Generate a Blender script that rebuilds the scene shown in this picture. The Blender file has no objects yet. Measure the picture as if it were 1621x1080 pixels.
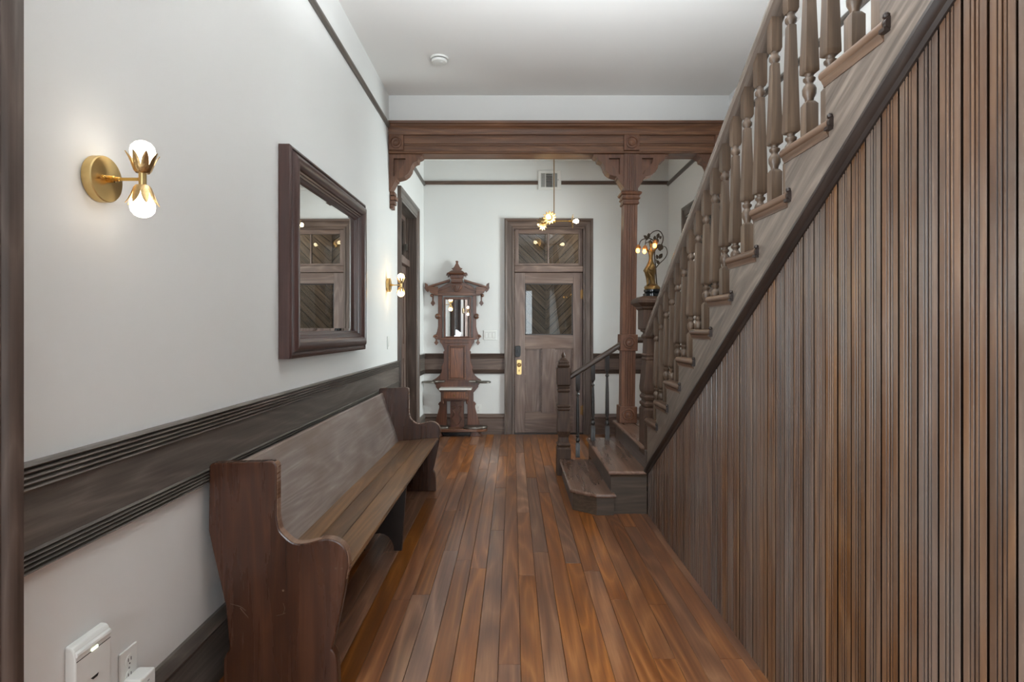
import bpy, bmesh, math, random
from mathutils import Vector, Matrix
R = math.radians
random.seed(7)
scene = bpy.context.scene
COL = scene.collection

# ------------------------------------------------------------------ camera
cam_d = bpy.data.cameras.new('camera')
cam_d.lens = 19.99; cam_d.sensor_width = 36.0; cam_d.sensor_fit = 'HORIZONTAL'
cam_d.shift_x = -0.0009; cam_d.shift_y = -0.0117
cam_d.clip_start = 0.02
cam = bpy.data.objects.new('camera', cam_d); COL.objects.link(cam)
cam.location = (0, 0, 1.33); cam.rotation_euler = (R(90), 0, 0)
scene.camera = cam

# ------------------------------------------------------------------ world, lights, exposure
w = bpy.data.worlds.new('sky'); scene.world = w; w.use_nodes = True
bg = w.node_tree.nodes['Background']
bg.inputs[0].default_value = (0.93, 0.97, 1.0, 1); bg.inputs[1].default_value = 3.0

def area(name, loc, rot, sx, sy, power, col=(1, 1, 1), spread=180):
    l = bpy.data.lights.new(name, 'AREA'); l.shape = 'RECTANGLE'
    l.size = sx; l.size_y = sy; l.energy = power; l.color = col; l.spread = R(spread)
    o = bpy.data.objects.new(name, l); COL.objects.link(o)
    o.location = loc; o.rotation_euler = rot
    return o
# daylight through the front doors behind the camera
area('front_door_daylight', (-0.22, -4.42, 1.35), (R(90), 0, 0), 1.7, 2.5, 76, (0.87, 0.945, 1.0))
# added fill in the left doorway, brightens the beadboard and low left wall
area('side_doorway_fill', (-1.50, 0.70, 1.45), (0, R(-90), 0), 2.3, 0.85, 66, (0.86, 0.94, 1.0))
# daylight through the window on the stair side of the far hall
area('stair_window_daylight', (2.13, 5.95, 1.75), (0, R(90), 0), 1.6, 0.86, 72, (0.97, 0.985, 0.985))
def lamp(name, loc, power, size, col):
    l = bpy.data.lights.new(name, 'POINT'); l.energy = power; l.shadow_soft_size = size; l.color = col
    o = bpy.data.objects.new(name, l); COL.objects.link(o); o.location = loc
    return o
# unseen fill added beyond the far door to brighten the boards behind the transom
lamp('vestibule_fill', (1.45, 7.72, 3.05), 5, .08, (1.0, .95, .88))
# unseen uplight added above the viewer's frame to brighten the ceiling
l_ = bpy.data.lights.new('ceiling_uplight_fill', 'SPOT'); l_.energy = 132; l_.shadow_soft_size = .14; l_.color = (.91, .965, 1.0)
l_.spot_size = R(162); l_.spot_blend = .45
o_ = bpy.data.objects.new('ceiling_uplight_fill', l_); COL.objects.link(o_); o_.location = (.38, 2.08, 2.50); o_.rotation_euler = (R(180), 0, 0)

scene.view_settings.view_transform = 'Standard'
scene.view_settings.look = 'None'
scene.view_settings.gamma = 1.0
scene.view_settings.use_curve_mapping = False
scene.view_settings.exposure = 0.9

# ------------------------------------------------------------------ materials
MATS = {}
def lin(c):
    return tuple(((v/255.0)/12.92 if v/255.0 <= .04045 else ((v/255.0+.055)/1.055)**2.4) for v in c) + (1.0,)

def new_mat(name):
    m = bpy.data.materials.new(name); m.use_nodes = True
    MATS[name] = m
    nt = m.node_tree
    return m, nt, nt.nodes['Principled BSDF']

def wood(name, dark, mid, light, axis='y', scale=1.0, rough=.38, rand=.22, bump=.12, knots=0.35, patina=None, pat_amt=.35, spec=.5, coat=0.0, contrast=1.0, huevar=.0):
    m, nt, bs = new_mat(name)
    N = nt.nodes.new; L = nt.links.new
    tc = N('ShaderNodeTexCoord'); oi = N('ShaderNodeObjectInfo')
    cb = N('ShaderNodeCombineXYZ')
    for i, f in enumerate((37.0, 91.0, 53.0)):
        mm = N('ShaderNodeMath'); mm.operation = 'MULTIPLY'; mm.inputs[1].default_value = f
        L(oi.outputs['Random'], mm.inputs[0]); L(mm.outputs[0], cb.inputs[i])
    ad = N('ShaderNodeVectorMath'); ad.operation = 'ADD'
    L(tc.outputs['Object'], ad.inputs[0]); L(cb.outputs[0], ad.inputs[1])
    def stretch(along, across):
        mp = N('ShaderNodeMapping')
        s = [across*scale]*3; s['xyz'.index(axis)] = along*scale
        mp.inputs['Scale'].default_value = s
        L(ad.outputs[0], mp.inputs['Vector']); return mp
    a = stretch(.9, 11); nA = N('ShaderNodeTexNoise'); nA.inputs['Scale'].default_value = 1.0
    nA.inputs['Detail'].default_value = 5; nA.inputs['Roughness'].default_value = .6; nA.inputs['Distortion'].default_value = .5
    L(a.outputs[0], nA.inputs['Vector'])
    b = stretch(3, 95); nB = N('ShaderNodeTexNoise'); nB.inputs['Scale'].default_value = 1.0
    nB.inputs['Detail'].default_value = 4; L(b.outputs[0], nB.inputs['Vector'])
    c = stretch(.42, 4.2); nC = N('ShaderNodeTexNoise'); nC.inputs['Scale'].default_value = 1.0
    nC.inputs['Detail'].default_value = 1.5; nC.inputs['Roughness'].default_value = .45; nC.inputs['Distortion'].default_value = .25
    L(c.outputs[0], nC.inputs['Vector'])
    # growth rings: contour lines of a stretched noise field
    m7 = N('ShaderNodeMath'); m7.operation = 'MULTIPLY'; m7.inputs[1].default_value = 26.0; L(nC.outputs[0], m7.inputs[0])
    m8 = N('ShaderNodeMath'); m8.operation = 'PINGPONG'; m8.inputs[1].default_value = 1.0; L(m7.outputs[0], m8.inputs[0])
    m9 = N('ShaderNodeMath'); m9.operation = 'POWER'; m9.inputs[1].default_value = 1.6; L(m8.outputs[0], m9.inputs[0])
    def mixf(f1, f2, amt):
        x = N('ShaderNodeMix'); x.data_type = 'FLOAT'; x.inputs[0].default_value = amt
        L(f1, x.inputs[2]); L(f2, x.inputs[3]); return x.outputs[0]
    f = mixf(nA.outputs[0], m9.outputs[0], knots*.62)
    f = mixf(f, nB.outputs[0], .30)
    ramp = N('ShaderNodeValToRGB')
    e = ramp.color_ramp.elements
    mid_p = .5; sp = .25/contrast
    e[0].position = mid_p-sp; e[0].color = lin(dark)
    e[1].position = mid_p+sp; e[1].color = lin(light)
    em = e.new(mid_p); em.color = lin(mid)
    L(f, ramp.inputs[0])
    col = ramp.outputs[0]
    if patina:
        n3 = N('ShaderNodeTexNoise'); n3.inputs['Scale'].default_value = 2.2; n3.inputs['Detail'].default_value = 4
        d = stretch(.8, 2.5); L(d.outputs[0], n3.inputs['Vector'])
        mr = N('ShaderNodeMapRange'); mr.inputs[1].default_value = .42; mr.inputs[2].default_value = .66
        mr.inputs[4].default_value = pat_amt
        L(n3.outputs[0], mr.inputs[0])
        mx = N('ShaderNodeMix'); mx.data_type = 'RGBA'
        L(mr.outputs[0], mx.inputs[0]); L(col, mx.inputs[6]); mx.inputs[7].default_value = lin(patina)
        col = mx.outputs[2]
    hs = N('ShaderNodeHueSaturation')
    mr2 = N('ShaderNodeMapRange'); mr2.inputs[3].default_value = 1-rand; mr2.inputs[4].default_value = 1+rand
    L(oi.outputs['Random'], mr2.inputs[0]); L(mr2.outputs[0], hs.inputs['Value'])
    if huevar:
        m5 = N('ShaderNodeMath'); m5.operation = 'MULTIPLY'; m5.inputs[1].default_value = 7.13
        m6 = N('ShaderNodeMath'); m6.operation = 'FRACT'
        L(oi.outputs['Random'], m5.inputs[0]); L(m5.outputs[0], m6.inputs[0])
        mr4 = N('ShaderNodeMapRange'); mr4.inputs[3].default_value = 1-huevar; mr4.inputs[4].default_value = 1+huevar
        L(m6.outputs[0], mr4.inputs[0]); L(mr4.outputs[0], hs.inputs['Saturation'])
    L(col, hs.inputs['Color']); L(hs.outputs[0], bs.inputs['Base Color'])
    mr3 = N('ShaderNodeMapRange'); mr3.inputs[3].default_value = rough-.08; mr3.inputs[4].default_value = rough+.12
    L(nA.outputs[0], mr3.inputs[0]); L(mr3.outputs[0], bs.inputs['Roughness'])
    bs.inputs['Specular IOR Level'].default_value = spec
    if coat:
        bs.inputs['Coat Weight'].default_value = coat; bs.inputs['Coat Roughness'].default_value = .18
    bp = N('ShaderNodeBump'); bp.inputs['Strength'].default_value = bump; bp.inputs['Distance'].default_value = .002
    L(nB.outputs[0], bp.inputs['Height']); L(bp.outputs[0], bs.inputs['Normal'])
    return m

def plain(name, col, rough=.5, metal=0.0, noise=0.0, nscale=8, emit=None, estr=0, bump=0, spec=.5):
    m, nt, bs = new_mat(name)
    N = nt.nodes.new; L = nt.links.new
    bs.inputs['Base Color'].default_value = lin(col); bs.inputs['Roughness'].default_value = rough
    bs.inputs['Metallic'].default_value = metal; bs.inputs['Specular IOR Level'].default_value = spec
    tc = N('ShaderNodeTexCoord'); n = N('ShaderNodeTexNoise'); n.inputs['Scale'].default_value = nscale
    n.inputs['Detail'].default_value = 4
    L(tc.outputs['Object'], n.inputs['Vector'])
    if noise:
        hs = N('ShaderNodeHueSaturation'); mr = N('ShaderNodeMapRange')
        mr.inputs[3].default_value = 1-noise; mr.inputs[4].default_value = 1+noise
        L(n.outputs[0], mr.inputs[0]); L(mr.outputs[0], hs.inputs['Value'])
        hs.inputs['Color'].default_value = lin(col); L(hs.outputs[0], bs.inputs['Base Color'])
    if bump:
        bp = N('ShaderNodeBump'); bp.inputs['Strength'].default_value = bump; bp.inputs['Distance'].default_value = .003
        L(n.outputs[0], bp.inputs['Height']); L(bp.outputs[0], bs.inputs['Normal'])
    if emit:
        bs.inputs['Emission Color'].default_value = lin(emit); bs.inputs['Emission Strength'].default_value = estr
    return m

def thin_glass(name, tint=(235, 240, 240)):
    m, nt, bs = new_mat(name)
    N = nt.nodes.new; L = nt.links.new
    out = nt.nodes['Material Output']
    tr = N('ShaderNodeBsdfTransparent'); tr.inputs[0].default_value = lin(tint)
    gl = N('ShaderNodeBsdfGlossy'); gl.inputs['Roughness'].default_value = .01
    fr = N('ShaderNodeFresnel'); fr.inputs[0].default_value = 1.4
    mx = N('ShaderNodeMixShader')
    L(fr.outputs[0], mx.inputs[0]); L(tr.outputs[0], mx.inputs[1]); L(gl.outputs[0], mx.inputs[2])
    L(mx.outputs[0], out.inputs['Surface'])
    return m

plain('wall_paint', (224, 224, 222), .62, noise=.012, nscale=3, bump=.03)
plain('ceiling_paint', (230, 228, 225), .8, noise=.01, nscale=3)
wood('floor_pine', (84, 49, 31), (134, 87, 56), (174, 123, 83), 'y', 1.0, .30, .22, .08, .5, patina=(100, 70, 56), pat_amt=.5, huevar=.18, contrast=1.0, coat=.35)
wood('trim_grey_y', (62, 56, 52), (94, 87, 81), (126, 118, 111), 'y', 1.2, .33, .06, .15, .3)
wood('trim_grey_x', (70, 54, 46), (98, 79, 69), (126, 106, 94), 'x', 1.2, .42, .06, .2, .4)
wood('trim_grey_z', (62, 51, 45), (92, 77, 69), (122, 106, 96), 'z', 1.2, .40, .06, .2, .4)
wood('door_z', (82, 67, 61), (118, 100, 92), (148, 129, 118), 'z', 1.2, .42, .08, .2, .4, patina=(92, 66, 52), pat_amt=.5)
wood('door_x', (82, 67, 61), (116, 96, 86), (148, 126, 112), 'x', 1.2, .42, .08, .2, .4, patina=(92, 66, 52), pat_amt=.5)
wood('beam_x', (72, 46, 31), (108, 72, 49), (142, 100, 69), 'x', 1.3, .42, .07, .25, .3)
wood('beam_z', (74, 46, 32), (106, 69, 48), (134, 91, 64), 'z', 1.3, .42, .07, .25, .3)
wood('bead_z', (50, 33, 23), (86, 60, 42), (124, 94, 70), 'z', 1.1, .34, .15, .10, .25, patina=(96, 86, 78), pat_amt=.5, huevar=.22, coat=.5, contrast=1.0)
wood('stair_z', (60, 46, 35), (88, 70, 55), (116, 95, 77), 'z', 1.4, .38, .07, .15, .3)
wood('stair_y', (82, 66, 55), (116, 97, 83), (146, 126, 110), 'y', 1.4, .38, .07, .15, .35)
wood('string_y', (66, 57, 50), (104, 92, 82), (142, 128, 115), 'y', 1.6, .34, .05, .25, .3)
wood('rail_side', (84, 74, 66), (116, 104, 94), (146, 134, 124), 'y', 1.4, .25, .03, .1, .2)
wood('tread_y', (66, 48, 37), (96, 73, 57), (128, 102, 82), 'y', 1.4, .30, .10, .1, .3)
wood('step_y', (82, 60, 49), (114, 86, 71), (144, 114, 96), 'y', 1.2, .26, .06, .1, .3, coat=.3)
wood('step_riser', (64, 56, 52), (88, 78, 73), (112, 102, 96), 'y', 1.2, .36, .06, .12, .3)
wood('step_side', (54, 43, 34), (76, 62, 50), (98, 82, 68), 'x', 1.2, .45, .05, .12, .3)
wood('newel_z', (48, 34, 26), (74, 54, 42), (98, 76, 61), 'z', 1.3, .42, .05, .15, .3, spec=.28)
wood('spindle_dark', (36, 33, 31), (52, 48, 46), (70, 65, 62), 'z', 1.3, .26, .05, .1, .3)
wood('pew_z', (48, 27, 18), (70, 40, 25), (90, 55, 36), 'z', 1.2, .26, .04, .06, .35, coat=.3)
wood('pew_edge', (90, 62, 46), (128, 98, 80), (160, 134, 118), 'y', 1.2, .25, .04, .05, .2)
wood('pew_seat', (88, 60, 38), (126, 92, 62), (160, 120, 80), 'y', 1.1, .30, .08, .08, .4, patina=(82, 68, 58), pat_amt=.6)
wood('pew_back', (112, 98, 92), (150, 138, 132), (182, 172, 168), 'y', 1.1, .34, .04, .1, .3, patina=(112, 88, 72), pat_amt=.55)  # pale grey puts the backrest's reflected sheen into the base colour
wood('mahogany', (50, 31, 27), (68, 44, 39), (86, 60, 54), 'y', 1.5, .30, .04, .0, .15, coat=.3)
wood('mahogany_z', (50, 31, 27), (68, 44, 39), (86, 60, 54), 'z', 1.5, .30, .04, .0, .15, coat=.3)
wood('mould_y', (28, 21, 18), (42, 34, 30), (60, 51, 45), 'y', 1.5, .30, .03, .08, .2)
wood('rail_dark', (50, 38, 31), (74, 58, 48), (96, 78, 66), 'x', 1.4, .28, .03, .08, .2)
wood('walnut_z', (62, 36, 25), (94, 56, 39), (124, 78, 55), 'z', 1.8, .33, .07, .08, .35, coat=.2)
wood('walnut_x', (66, 40, 28), (104, 66, 46), (134, 90, 64), 'x', 1.8, .33, .07, .08, .35, coat=.2)
wood('burl', (74, 40, 22), (124, 72, 42), (152, 98, 62), 'z', 3.0, .3, .05, .05, .8, coat=.3)
wood('vestibule_board', (84, 64, 48), (124, 97, 74), (160, 129, 101), 'x', 1.4, .55, .16, .2, .4)
plain('dark_wood', (40, 29, 24), .35, noise=.2, nscale=20)
plain('brass', (214, 170, 92), .26, 1.0, noise=.05, nscale=30)
plain('brass_brushed', (205, 176, 120), .34, 1.0, noise=.06, nscale=60)
plain('gilt_leaf', (206, 174, 124), .34, 1.0, noise=.25, nscale=120, bump=.4)
plain('old_brass', (150, 118, 78), .42, 1.0, noise=.15, nscale=40)
plain('iron_black', (26, 26, 27), .4, noise=.1)
plain('pewter', (128, 122, 114), .38, 1.0, noise=.15, nscale=30)
plain('bronze', (118, 92, 54), .40, .85, noise=.35, nscale=60, bump=.3)
plain('bronze_dark', (62, 50, 38), .45, .7, noise=.3, nscale=60)
plain('marble_black', (22, 24, 25), .12, noise=.3, nscale=20)
plain('marble_white', (222, 220, 214), .2, noise=.05, nscale=12)
plain('plastic_white', (226, 226, 222), .4, noise=.01)
plain('plastic_grey', (150, 150, 148), .5, noise=.02)
plain('slot_dark', (30, 30, 30), .6, noise=.05)
plain('vent_white', (226, 224, 220), .45, noise=.01)
plain('bulb_white', (255, 250, 240), .3, emit=(255, 244, 226), estr=4.5)
plain('bulb_pendant', (255, 246, 228), .3, emit=(255, 226, 178), estr=19)
plain('bulb_warm', (255, 240, 210), .3, emit=(255, 214, 150), estr=10)
plain('bulb_amber', (255, 210, 130), .3, emit=(255, 176, 70), estr=5)
plain('led_green', (240, 255, 220), .3, emit=(240, 255, 220), estr=3)
plain('mirror_glass', (238, 240, 240), .012, 1.0)
plain('gap_dark', (34, 24, 18), .8, noise=.1)
plain('amber_shade', (170, 104, 44), .35, .4, noise=.2, nscale=60)
thin_glass('clear_glass')
# lathe-turned brass: brushing runs in circles round the plate's axis
m_, nt_, bs_ = new_mat('brass_spun')
bs_.inputs['Base Color'].default_value = lin((212, 184, 128)); bs_.inputs['Metallic'].default_value = 1.0
bs_.inputs['Roughness'].default_value = .34; bs_.inputs['Anisotropic'].default_value = .85
tg_ = nt_.nodes.new('ShaderNodeTangent'); tg_.direction_type = 'RADIAL'; tg_.axis = 'X'
nt_.links.new(tg_.outputs[0], bs_.inputs['Tangent'])

# ------------------------------------------------------------------ mesh builder
class B:
    def __init__(s): s.v = []; s.f = []
    def add(s, vs, fs):
        n = len(s.v); s.v += [tuple(p) for p in vs]; s.f += [tuple(i+n for i in q) for q in fs]; return s
    def box(s, x0, x1, y0, y1, z0, z1):
        vs = [(x0,y0,z0),(x1,y0,z0),(x1,y1,z0),(x0,y1,z0),(x0,y0,z1),(x1,y0,z1),(x1,y1,z1),(x0,y1,z1)]
        return s.add(vs, [(3,2,1,0),(4,5,6,7),(0,1,5,4),(1,2,6,5),(2,3,7,6),(3,0,4,7)])
    def prism(s, pts, axis, a, b):
        """pts in the plane across axis: x->(y,z)  y->(x,z)  z->(x,y)"""
        def P(p, t):
            return {'x': (t, p[0], p[1]), 'y': (p[0], t, p[1]), 'z': (p[0], p[1], t)}[axis]
        n = len(pts)
        ar = sum(pts[i][0]*pts[(i+1)%n][1]-pts[(i+1)%n][0]*pts[i][1] for i in range(n))
        if (ar < 0) != (axis == 'y'): pts = pts[::-1]
        vs = [P(p, a) for p in pts]+[P(p, b) for p in pts]
        fs = [tuple(range(n-1, -1, -1)), tuple(range(n, 2*n))]
        for i in range(n):
            j = (i+1) % n; fs.append((i, j, n+j, n+i))
        return s.add(vs, fs)
    def rings(s, rings, close=True, cap=True):
        n = len(rings[0]); vs = [p for r in rings for p in r]; fs = []
        for k in range(len(rings)-1):
            for i in range(n if close else n-1):
                j = (i+1) % n; fs.append((k*n+i, k*n+j, (k+1)*n+j, (k+1)*n+i))
        if cap:
            fs.append(tuple(range(n-1, -1, -1))); fs.append(tuple((len(rings)-1)*n+i for i in range(n)))
        return s.add(vs, fs)
    def lathe(s, prof, c=(0,0,0), seg=16, sq=False, axis='z', ph=0.0):
        """prof: [(height, radius)]; sq -> square section, radius = half width"""
        rs = []
        for h, r in prof:
            ring = []
            m = 4 if sq else seg
            for i in range(m):
                a = 2*math.pi*i/m + (math.pi/4 if sq else ph); rr = r*math.sqrt(2) if sq else r
                x, y = rr*math.cos(a), rr*math.sin(a)
                q = {'z': (x, y, h), 'x': (h, x, y), 'y': (y, h, x)}[axis]
                ring.append((q[0]+c[0], q[1]+c[1], q[2]+c[2]))
            rs.append(ring)
        return s.rings(rs)
    def tube(s, pts, r, seg=8, r2=None):
        pts = [Vector(p) for p in pts]; rs = []; n = len(pts); prev = None
        for i, p in enumerate(pts):
            t = (pts[min(i+1, n-1)]-pts[max(i-1, 0)]).normalized()
            up = prev if prev else (Vector((0,0,1)) if abs(t.z) < .9 else Vector((1,0,0)))
            u = (up - t*up.dot(t)).normalized(); v = t.cross(u); prev = u
            rr = r if r2 is None else r+(r2-r)*i/(n-1)
            rs.append([tuple(p+u*(rr*math.cos(2*math.pi*k/seg))+v*(rr*math.sin(2*math.pi*k/seg))) for k in range(seg)])
        return s.rings(rs)
    def sphere(s, c, r, seg=16, rg=8, sz=1.0, ax=None):
        prof = []
        for i in range(rg+1):
            t = math.pi*i/rg; prof.append((-math.cos(t)*r*sz, max(math.sin(t)*r, 1e-4)))
        return s.lathe(prof, c, seg, axis=ax or 'z')
    def moved(s, mat):
        s.v = [tuple(mat @ Vector(p)) for p in s.v]; return s

def part(name, b, mat, parent=None, loc=(0,0,0), rot=(0,0,0), smooth=None, bevel=0, world=False, label=None):
    if world and parent is not None:
        off = Vector(parent.location)
        if parent.parent: off = off + Vector(parent.parent.location)
        b.v = [(x-off.x, y-off.y, z-off.z) for x, y, z in b.v]
    me = bpy.data.meshes.new(name); me.from_pydata(b.v, [], b.f); me.update()
    bm = bmesh.new(); bm.from_mesh(me); bmesh.ops.recalc_face_normals(bm, faces=bm.faces[:]); bm.to_mesh(me); bm.free()
    me.materials.append(MATS[mat] if isinstance(mat, str) else mat)
    if smooth is not None:
        me.shade_smooth(); me.set_sharp_from_angle(angle=R(smooth))
    o = bpy.data.objects.new(name, me); COL.objects.link(o)
    o.location = loc; o.rotation_euler = rot
    if parent is not None: o.parent = parent
    if bevel:
        md = o.modifiers.new('bevel', 'BEVEL'); md.width = bevel; md.segments = 2; md.limit_method = 'ANGLE'; md.angle_limit = R(40)
    if label: o['label'] = label
    return o
def tag(o, label, cat, group=None, kind=None):
    o['label'] = label; o['category'] = cat
    if group: o['group'] = group
    if kind: o['kind'] = kind
    return o
def thing(name, loc, label, cat, group=None, kind=None, rotz=0):
    o = bpy.data.objects.new(name, None); COL.objects.link(o)
    o.empty_display_size = .1; o.location = loc; o.rotation_euler = (0, 0, rotz)
    return tag(o, label, cat, group, kind)
def copy_part(o, parent, loc=None, rot=None):
    c = o.copy(); COL.objects.link(c); c.parent = parent
    if loc is not None: c.location = loc
    if rot is not None: c.rotation_euler = rot
    for ch in [x for x in bpy.data.objects if x.parent == o]:
        d = ch.copy(); COL.objects.link(d); d.parent = c
    return c
def bez(pts, n=8):
    """smooth Catmull-Rom line through pts"""
    P = [Vector(p) for p in pts]; out = []
    P = [P[0]*2-P[1]] + P + [P[-1]*2-P[-2]]
    for i in range(1, len(P)-2):
        for k in range(n):
            t = k/n; a, b, c, d = P[i-1], P[i], P[i+1], P[i+2]
            out.append(0.5*((2*b)+(c-a)*t+(2*a-5*b+4*c-d)*t*t+(3*b-3*c+d-a)*t**3))
    out.append(P[-2]); return out
def bez2(pts, n=6):
    return [(p.x, p.y) for p in bez([(a, b, 0) for a, b in pts], n)]

# ------------------------------------------------------------------ the room: floor, walls, ceiling
XL, XR, YF, YB, ZC = -1.13, 1.97, 7.20, -4.5, 3.46      # left wall, right wall, far wall, back wall, ceiling
XS = 0.965                                               # beadboard face under the stair
fl = tag(part('floor', B().box(XL-.3, XR+.3, YB-.2, YF+1.3, -.10, -.022), 'gap_dark'), 'reddish brown pine plank floor running down the hallway', 'floor', kind='structure')
# floor planks, each its own board
PW = .0893
row = 0; x = XL
while x < XR-.01:
    x1 = min(x+PW, XR)
    y = -1.0-random.random()*1.5 if x < XS+.05 else 4.9
    if x < XS+.05 and False: pass
    while y < YF-.02:
        ln = random.uniform(1.0, 2.9)
        y1 = y+ln
        if YF-y1 < .5: y1 = YF
        g = .0007; b = B(); h = .0025
        xa, xb, ya, yb = x+g, x1-g, y+g, y1-g
        cx, cy = (xa+xb)/2, (ya+yb)/2
        vs = []
        for zz, e in ((-.022, 0), (-h*.5, 0), (0, .0012)):
            vs.append([(xa-cx+e, ya-cy+e, zz), (xb-cx-e, ya-cy+e, zz), (xb-cx-e, yb-cy-e, zz), (xa-cx+e, yb-cy-e, zz)])
        b.rings(vs)
        o = part('floor_plank', b, 'floor_pine', fl, loc=(cx, cy, random.uniform(-.0006, .0004)))
        y = y1
    x = x1; row += 1

tag(part('ceiling', B().box(XL-.2, XR+.2, YB-.2, YF+.2, ZC, ZC+.1), 'ceiling_paint'), 'plain off-white plaster ceiling over the hall', 'ceiling', kind='structure')
# left wall with the near doorway (y .26-1.15) and the far door opening (y 5.68-6.57)
b = B(); T = XL-.16
b.box(T, XL, YB, .26, 0, ZC); b.box(T, XL, .26, 1.15, 2.62, ZC); b.box(T, XL, 1.15, 5.68, 0, ZC)
b.box(T, XL, 5.68, 6.57, 2.62, ZC); b.box(T, XL, 6.57, YF, 0, ZC)
tag(part('wall_left', b, 'wall_paint'), 'long off-white painted wall on the left with mirror and sconces', 'wall', kind='structure')
b = B(); b.box(-3.3, -3.2, -1.2, 2.6, 0, ZC); b.box(-3.2, T, -1.3, -1.2, 0, ZC); b.box(-3.2, T, 2.6, 2.7, 0, ZC); b.box(-3.3, T, -1.3, 2.7, ZC, ZC+.1)
tag(part('wall_side_room', b, 'wall_paint'), 'off-white walls of the side room beyond the left doorway', 'wall', kind='structure')
tag(part('floor_side_room', B().box(-3.3, XL-.29, -1.3, 2.7, -.1, -.002), 'floor_pine'), 'brown plank floor of the side room beyond the left doorway', 'floor', kind='structure')
# far wall with the door opening
b = B(); b.box(XL-.16, .0, YF, YF+.16, 0, ZC); b.box(.0, .905, YF, YF+.16, 2.615, ZC); b.box(.905, XR+.16, YF, YF+.16, 0, ZC)
tag(part('wall_far', b, 'wall_paint'), 'off-white wall at the far end around the glazed door', 'wall', kind='structure')
# right wall with the window (y 5.50-6.42, z .85-2.60)
b = B(); b.box(XR, XR+.16, YB, 5.50, 0, ZC); b.box(XR, XR+.16, 6.42, YF, 0, ZC); b.box(XR, XR+.16, 5.50, 6.42, 0, .85); b.box(XR, XR+.16, 5.50, 6.42, 2.60, ZC)
tag(part('wall_right', b, 'wall_paint'), 'off-white wall behind the staircase on the right', 'wall', kind='structure')
tag(part('wall_back', B().box(XL-.16, XR+.16, YB-.1, YB, 0, ZC), 'wall_paint'), 'off-white wall behind the viewer', 'wall', kind='structure')
# dropped wall above the carved beam
YBM = 5.16
tag(part('wall_header', B().box(XL, XR, YBM+.02, YBM+.16, 3.19, ZC), 'wall_paint'), 'off-white strip of wall above the carved beam', 'wall', kind='structure')
# ------------------------------------------------------------------ mouldings on the walls
def moulding(prof, side, a, c):
    if side == 'left':  return B().prism([(XL+d, z) for d, z in prof], 'y', a, c)
    if side == 'right': return B().prism([(XR-d, z) for d, z in prof], 'y', a, c)
    if side == 'far':   return B().prism([(YF-d, z) for d, z in prof], 'x', a, c)
def reeds(z0, z1, n, d0, d1):
    out = [(0, z0)]
    for i in range(n):
        za = z0+(z1-z0)*i/n; zb = z0+(z1-z0)*(i+1)/n
        out += [(d0, za+.001)]
        for k in range(1, 4):
            t = k/4; out.append((d0+(d1-d0)*math.sin(math.pi*t), za+(zb-za)*t))
        out += [(d0, zb-.001)]
    out.append((0, z1)); return out
def chair_rail(name, side, a, c, mat, label):
    o = thing(name, (0, 0, 0), label, 'chair rail', kind='structure')
    part('flat_board', moulding([(0, .815), (.016, .815), (.016, .962), (0, .962)], side, a, c), mat, o)
    part('upper_moulding', moulding(reeds(.955, 1.022, 5, .012, .026), side, a, c), mat, o, smooth=50)
    part('lower_moulding', moulding(reeds(.765, .822, 5, .012, .026), side, a, c), mat, o, smooth=50)
def baseboard(name, side, a, c, mat, label, zt=.258):
    o = thing(name, (0, 0, 0), label, 'baseboard', kind='structure')
    part('board', moulding([(0, 0), (.02, 0), (.02, zt-.05), (0, zt-.05)], side, a, c), mat, o)
    part('cap_moulding', moulding([(0, zt-.055), (.022, zt-.055), (.030, zt-.04), (.026, zt-.03), (.026, zt-.024), (.016, zt-.012), (.012, zt), (0, zt)], side, a, c), mat, o, smooth=40)
def picture_rail(name, side, a, c, mat, label, z=3.165):
    tag(part(name, moulding([(0, z-.022), (.014, z-.022), (.026, z-.006), (.026, z+.008), (.018, z+.022), (0, z+.022)], side, a, c), mat), label, 'picture rail', kind='structure')

chair_rail('trim_1', 'left', 1.262, 5.575, 'trim_grey_y', 'dark grey-brown reeded chair rail along the left wall above the pew')
chair_rail('trim_2', 'left', 6.675, YF, 'trim_grey_y', 'short dark chair rail between the left side door and the far corner')
chair_rail('trim_3', 'far', XL, -.085, 'trim_grey_x', 'dark chair rail on the far wall behind the hall tree')
chair_rail('trim_4', 'far', .995, XR, 'trim_grey_x', 'dark chair rail on the far wall right of the glazed door')
baseboard('baseboard_left', 'left', 1.262, 5.575, 'trim_grey_y', 'tall dark wooden baseboard under the left wall beside the pew')
baseboard('baseboard_left_corner', 'left', 6.675, YF, 'trim_grey_y', 'short dark baseboard between the left side door and far corner')
baseboard('baseboard_far', 'far', XL, -.085, 'trim_grey_x', 'tall dark baseboard on the far wall behind the hall tree')
baseboard('baseboard_far_right', 'far', .995, XR, 'trim_grey_x', 'tall dark baseboard on the far wall right of the door')
picture_rail('trim_5', 'left', -2.1, YBM-.04, 'trim_grey_y', 'thin dark picture rail high on the left wall before the beam')
picture_rail('trim_6', 'left', YBM+.16, YF, 'trim_grey_y', 'thin dark picture rail on the left wall beyond the beam')
picture_rail('trim_7', 'far', XL, .315, 'trim_grey_x', 'thin dark picture rail on the far wall left of the vent', 3.18)
picture_rail('trim_8', 'far', .612, XR, 'trim_grey_x', 'thin dark picture rail on the far wall right of the vent', 3.18)
picture_rail('trim_9', 'right', -2.1, YBM-.04, 'trim_grey_y', 'thin dark picture rail on the right wall behind the stair balusters')
picture_rail('trim_10', 'right', YBM+.16, YF, 'trim_grey_y', 'thin dark picture rail on the right wall beyond the beam', 3.165)

# ------------------------------------------------------------------ doors and windows
CAS = [(0, 0), (0, .018), (.022, .018), (.026, .024), (.030, .018), (.088, .018), (.094, .026), (.102, .034), (.112, .036), (.124, .036), (.126, .028), (.126, 0)]
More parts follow.
